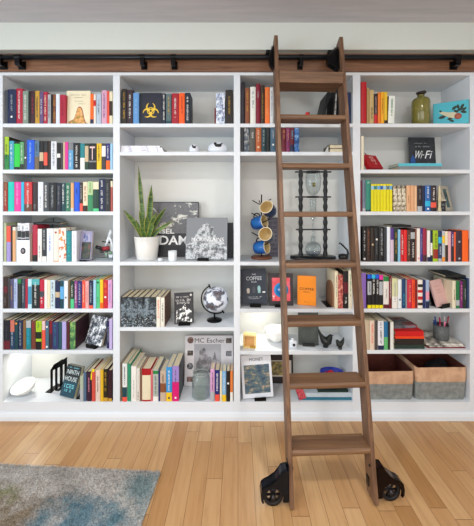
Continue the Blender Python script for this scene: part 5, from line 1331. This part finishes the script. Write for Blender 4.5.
# fabric bins
def fbin(label, x0, x1, zt, Y0, Y1, skew=0):
    r = thing('storage_bin', uniq(label), 'storage bin', ((x0+x1)/2, Y0, Z['s7']+.0003)); w = x1-x0; H = zt-Z['s7']; d = Y1-Y0
    felt = MN('grey_felt', [(.35, '747876'), (.5, '828684'), (.65, '909490')], 30, 6, .9, bump=.2); lea = MN('tan_fabric', [(.35, 'b48c6e'), (.6, 'cfa888')], 14, 4, .8, bump=.2); ins = MN('bin_lining', [(.4, '5c2820'), (.6, '74382c')], 8, 3, .8)
    t = .004; hb = H*.56
    def sect(o, zf, n=9, sag=0):   # rounded rectangular outline bulging slightly
        pts = []; a, b = w/2-o, d-o; bul = .006*math.sin(zf*PI)
        cr = .018
        for cx, cy, s0 in ((a-cr, o+cr, -90), (a-cr, b-cr, 0), (-a+cr, b-cr, 90), (-a+cr, o+cr, 180)):
            for k in range(5):
                t_ = math.radians(s0+k*22.5); pts.append((cx+cr*math.cos(t_), cy+cr*math.sin(t_)-bul*(1 if s0 in (-90, 180) else -1)))
        return pts
    def shell(z0, z1, o, mat, name, par, top=False):
        n = 20; vs = []; fs = []; L_ = 7
        rr = random.Random(int(w*1e4))
        for l in range(L_+1):
            zf = (z0+(z1-z0)*l/L_)/H; P = sect(o+.006*(1-zf)*1.2, zf)
            for i, (x, y) in enumerate(P):
                wob = .0022*math.sin(i*1.3+l*.9+w*50); vs.append((x, y+wob, z0+(z1-z0)*l/L_ + (.004*math.sin(i*.9)*(zf > .97))))
        for l in range(L_):
            for i in range(n): fs.append((l*n+i, l*n+(i+1) % n, (l+1)*n+(i+1) % n, (l+1)*n+i))
        return MB().add(vs, fs, 0, True).build(name, mat, par)
    shell(0, hb, 0, felt, 'lower_band', r); shell(hb, H, -.0012, lea, 'upper_band', r)
    shell(.004, H-.001, t, ins, 'lining', r); MB().box(-w/2+.02, w/2-.02, .02, d-.02, .0, .005).build('bottom', ins, r)
    return r
zt = wz(367, .02)
fbin('grey and tan fabric bin partly behind the ladder, bottom shelf, rightmost bay', wx(361.5, .025), wx(414, .025), wz(371, .02), .022, .29)
fbin('grey and tan fabric bin in the right corner of the bottom shelf, rightmost bay', wx(415.0, .025), XE[8]-.005, zt, .022, .29)
r = thing('folded_cloth', uniq('dark cloth bundle inside the right corner fabric bin'), 'cloth', (wx(436, .15), .16, Z['s7']+.006))
b = MB(); b.ball((0, 0, .1), (.09, .07, .1)); b.ball((.05, .01, .12), (.05, .05, .09)); b.build('bundle', M('1c1c22', .8), r)

fit_in_bay()
# ================================================================ light & camera
w = bpy.data.worlds.new('world'); scene.world = w; w.use_nodes = True
bg = w.node_tree.nodes['Background']; bg.inputs[0].default_value = (.85, .93, 1, 1); bg.inputs[1].default_value = 1.0
def area(name, loc, rot, sx, sy, power, c=(1,1,1), spread=180):
    l = bpy.data.lights.new(name, 'AREA'); l.shape = 'RECTANGLE'; l.size = sx; l.size_y = sy; l.energy = power; l.color = c; l.spread = math.radians(spread)
    o = bpy.data.objects.new(name, l); col.objects.link(o); o.location = loc; o.rotation_euler = rot; return o
area('window_daylight', (0, YF-.12, 1.55), (PI/2, 0, 0), 3.7, 1.55, 60, (.98, .99, 1))
area('side_window_daylight', (XL-.12, -2.2, 1.52), (PI/2, 0, -PI/2), 2.15, 1.5, 66, (.8, .92, 1))
for i, (x, y) in enumerate(((-.9, -1.9), (.9, -1.9), (0, -3.3))):
    r = thing('ceiling_lamp', uniq(['round recessed ceiling lamp towards the left', 'round recessed ceiling lamp towards the right', 'round recessed ceiling lamp near the rear window'][i]), 'lamp', (x, y, CEIL-.02))
    MB().lathe([(.11, 0), (.12, .0), (.12, .02), (.11, .02), (.11, 0)], 32).build('trim_ring', WHITE, r)
    area('ceiling_lamp_light', (x, y, CEIL-.025), (0, 0, 0), .22, .22, 22, (1, .95, .88))
for x, zz, nm in ((wx(18), Z['s6']-.025, 'small round puck light under the sixth shelf at the left, leftmost bay'), (wx(262), Z['s5']-.025, 'small round puck light under the fourth shelf, third bay')):
    r = thing('added_shelf_light', uniq(nm), 'lamp', (x, .15, zz-.0125))  # added fixture with no known source, hidden under the shelf to brighten the space below
    MB().lathe([(.028, 0), (.03, .002), (.03, .012), (.0001, .012)], 28).build('housing', WHITE, r)
    area('added_shelf_glow', (x, .15, zz-.014), (0, 0, 0), .04, .04, .7, (1, .97, .86))
cam = bpy.data.cameras.new('camera'); co = bpy.data.objects.new('camera', cam); col.objects.link(co)
co.location = (0, -D, CZ); co.rotation_euler = (PI/2, 0, 0)
cam.sensor_fit = 'HORIZONTAL'; cam.sensor_width = 36; cam.lens = F/474*36
cam.shift_x = -(VX-237)/474; cam.shift_y = (VY-263)/474; cam.clip_start = .05
scene.camera = co
scene.view_settings.view_transform = 'Standard'; scene.view_settings.look = 'None'; scene.view_settings.gamma = 1
scene.view_settings.use_curve_mapping = False; scene.view_settings.exposure = 0.0
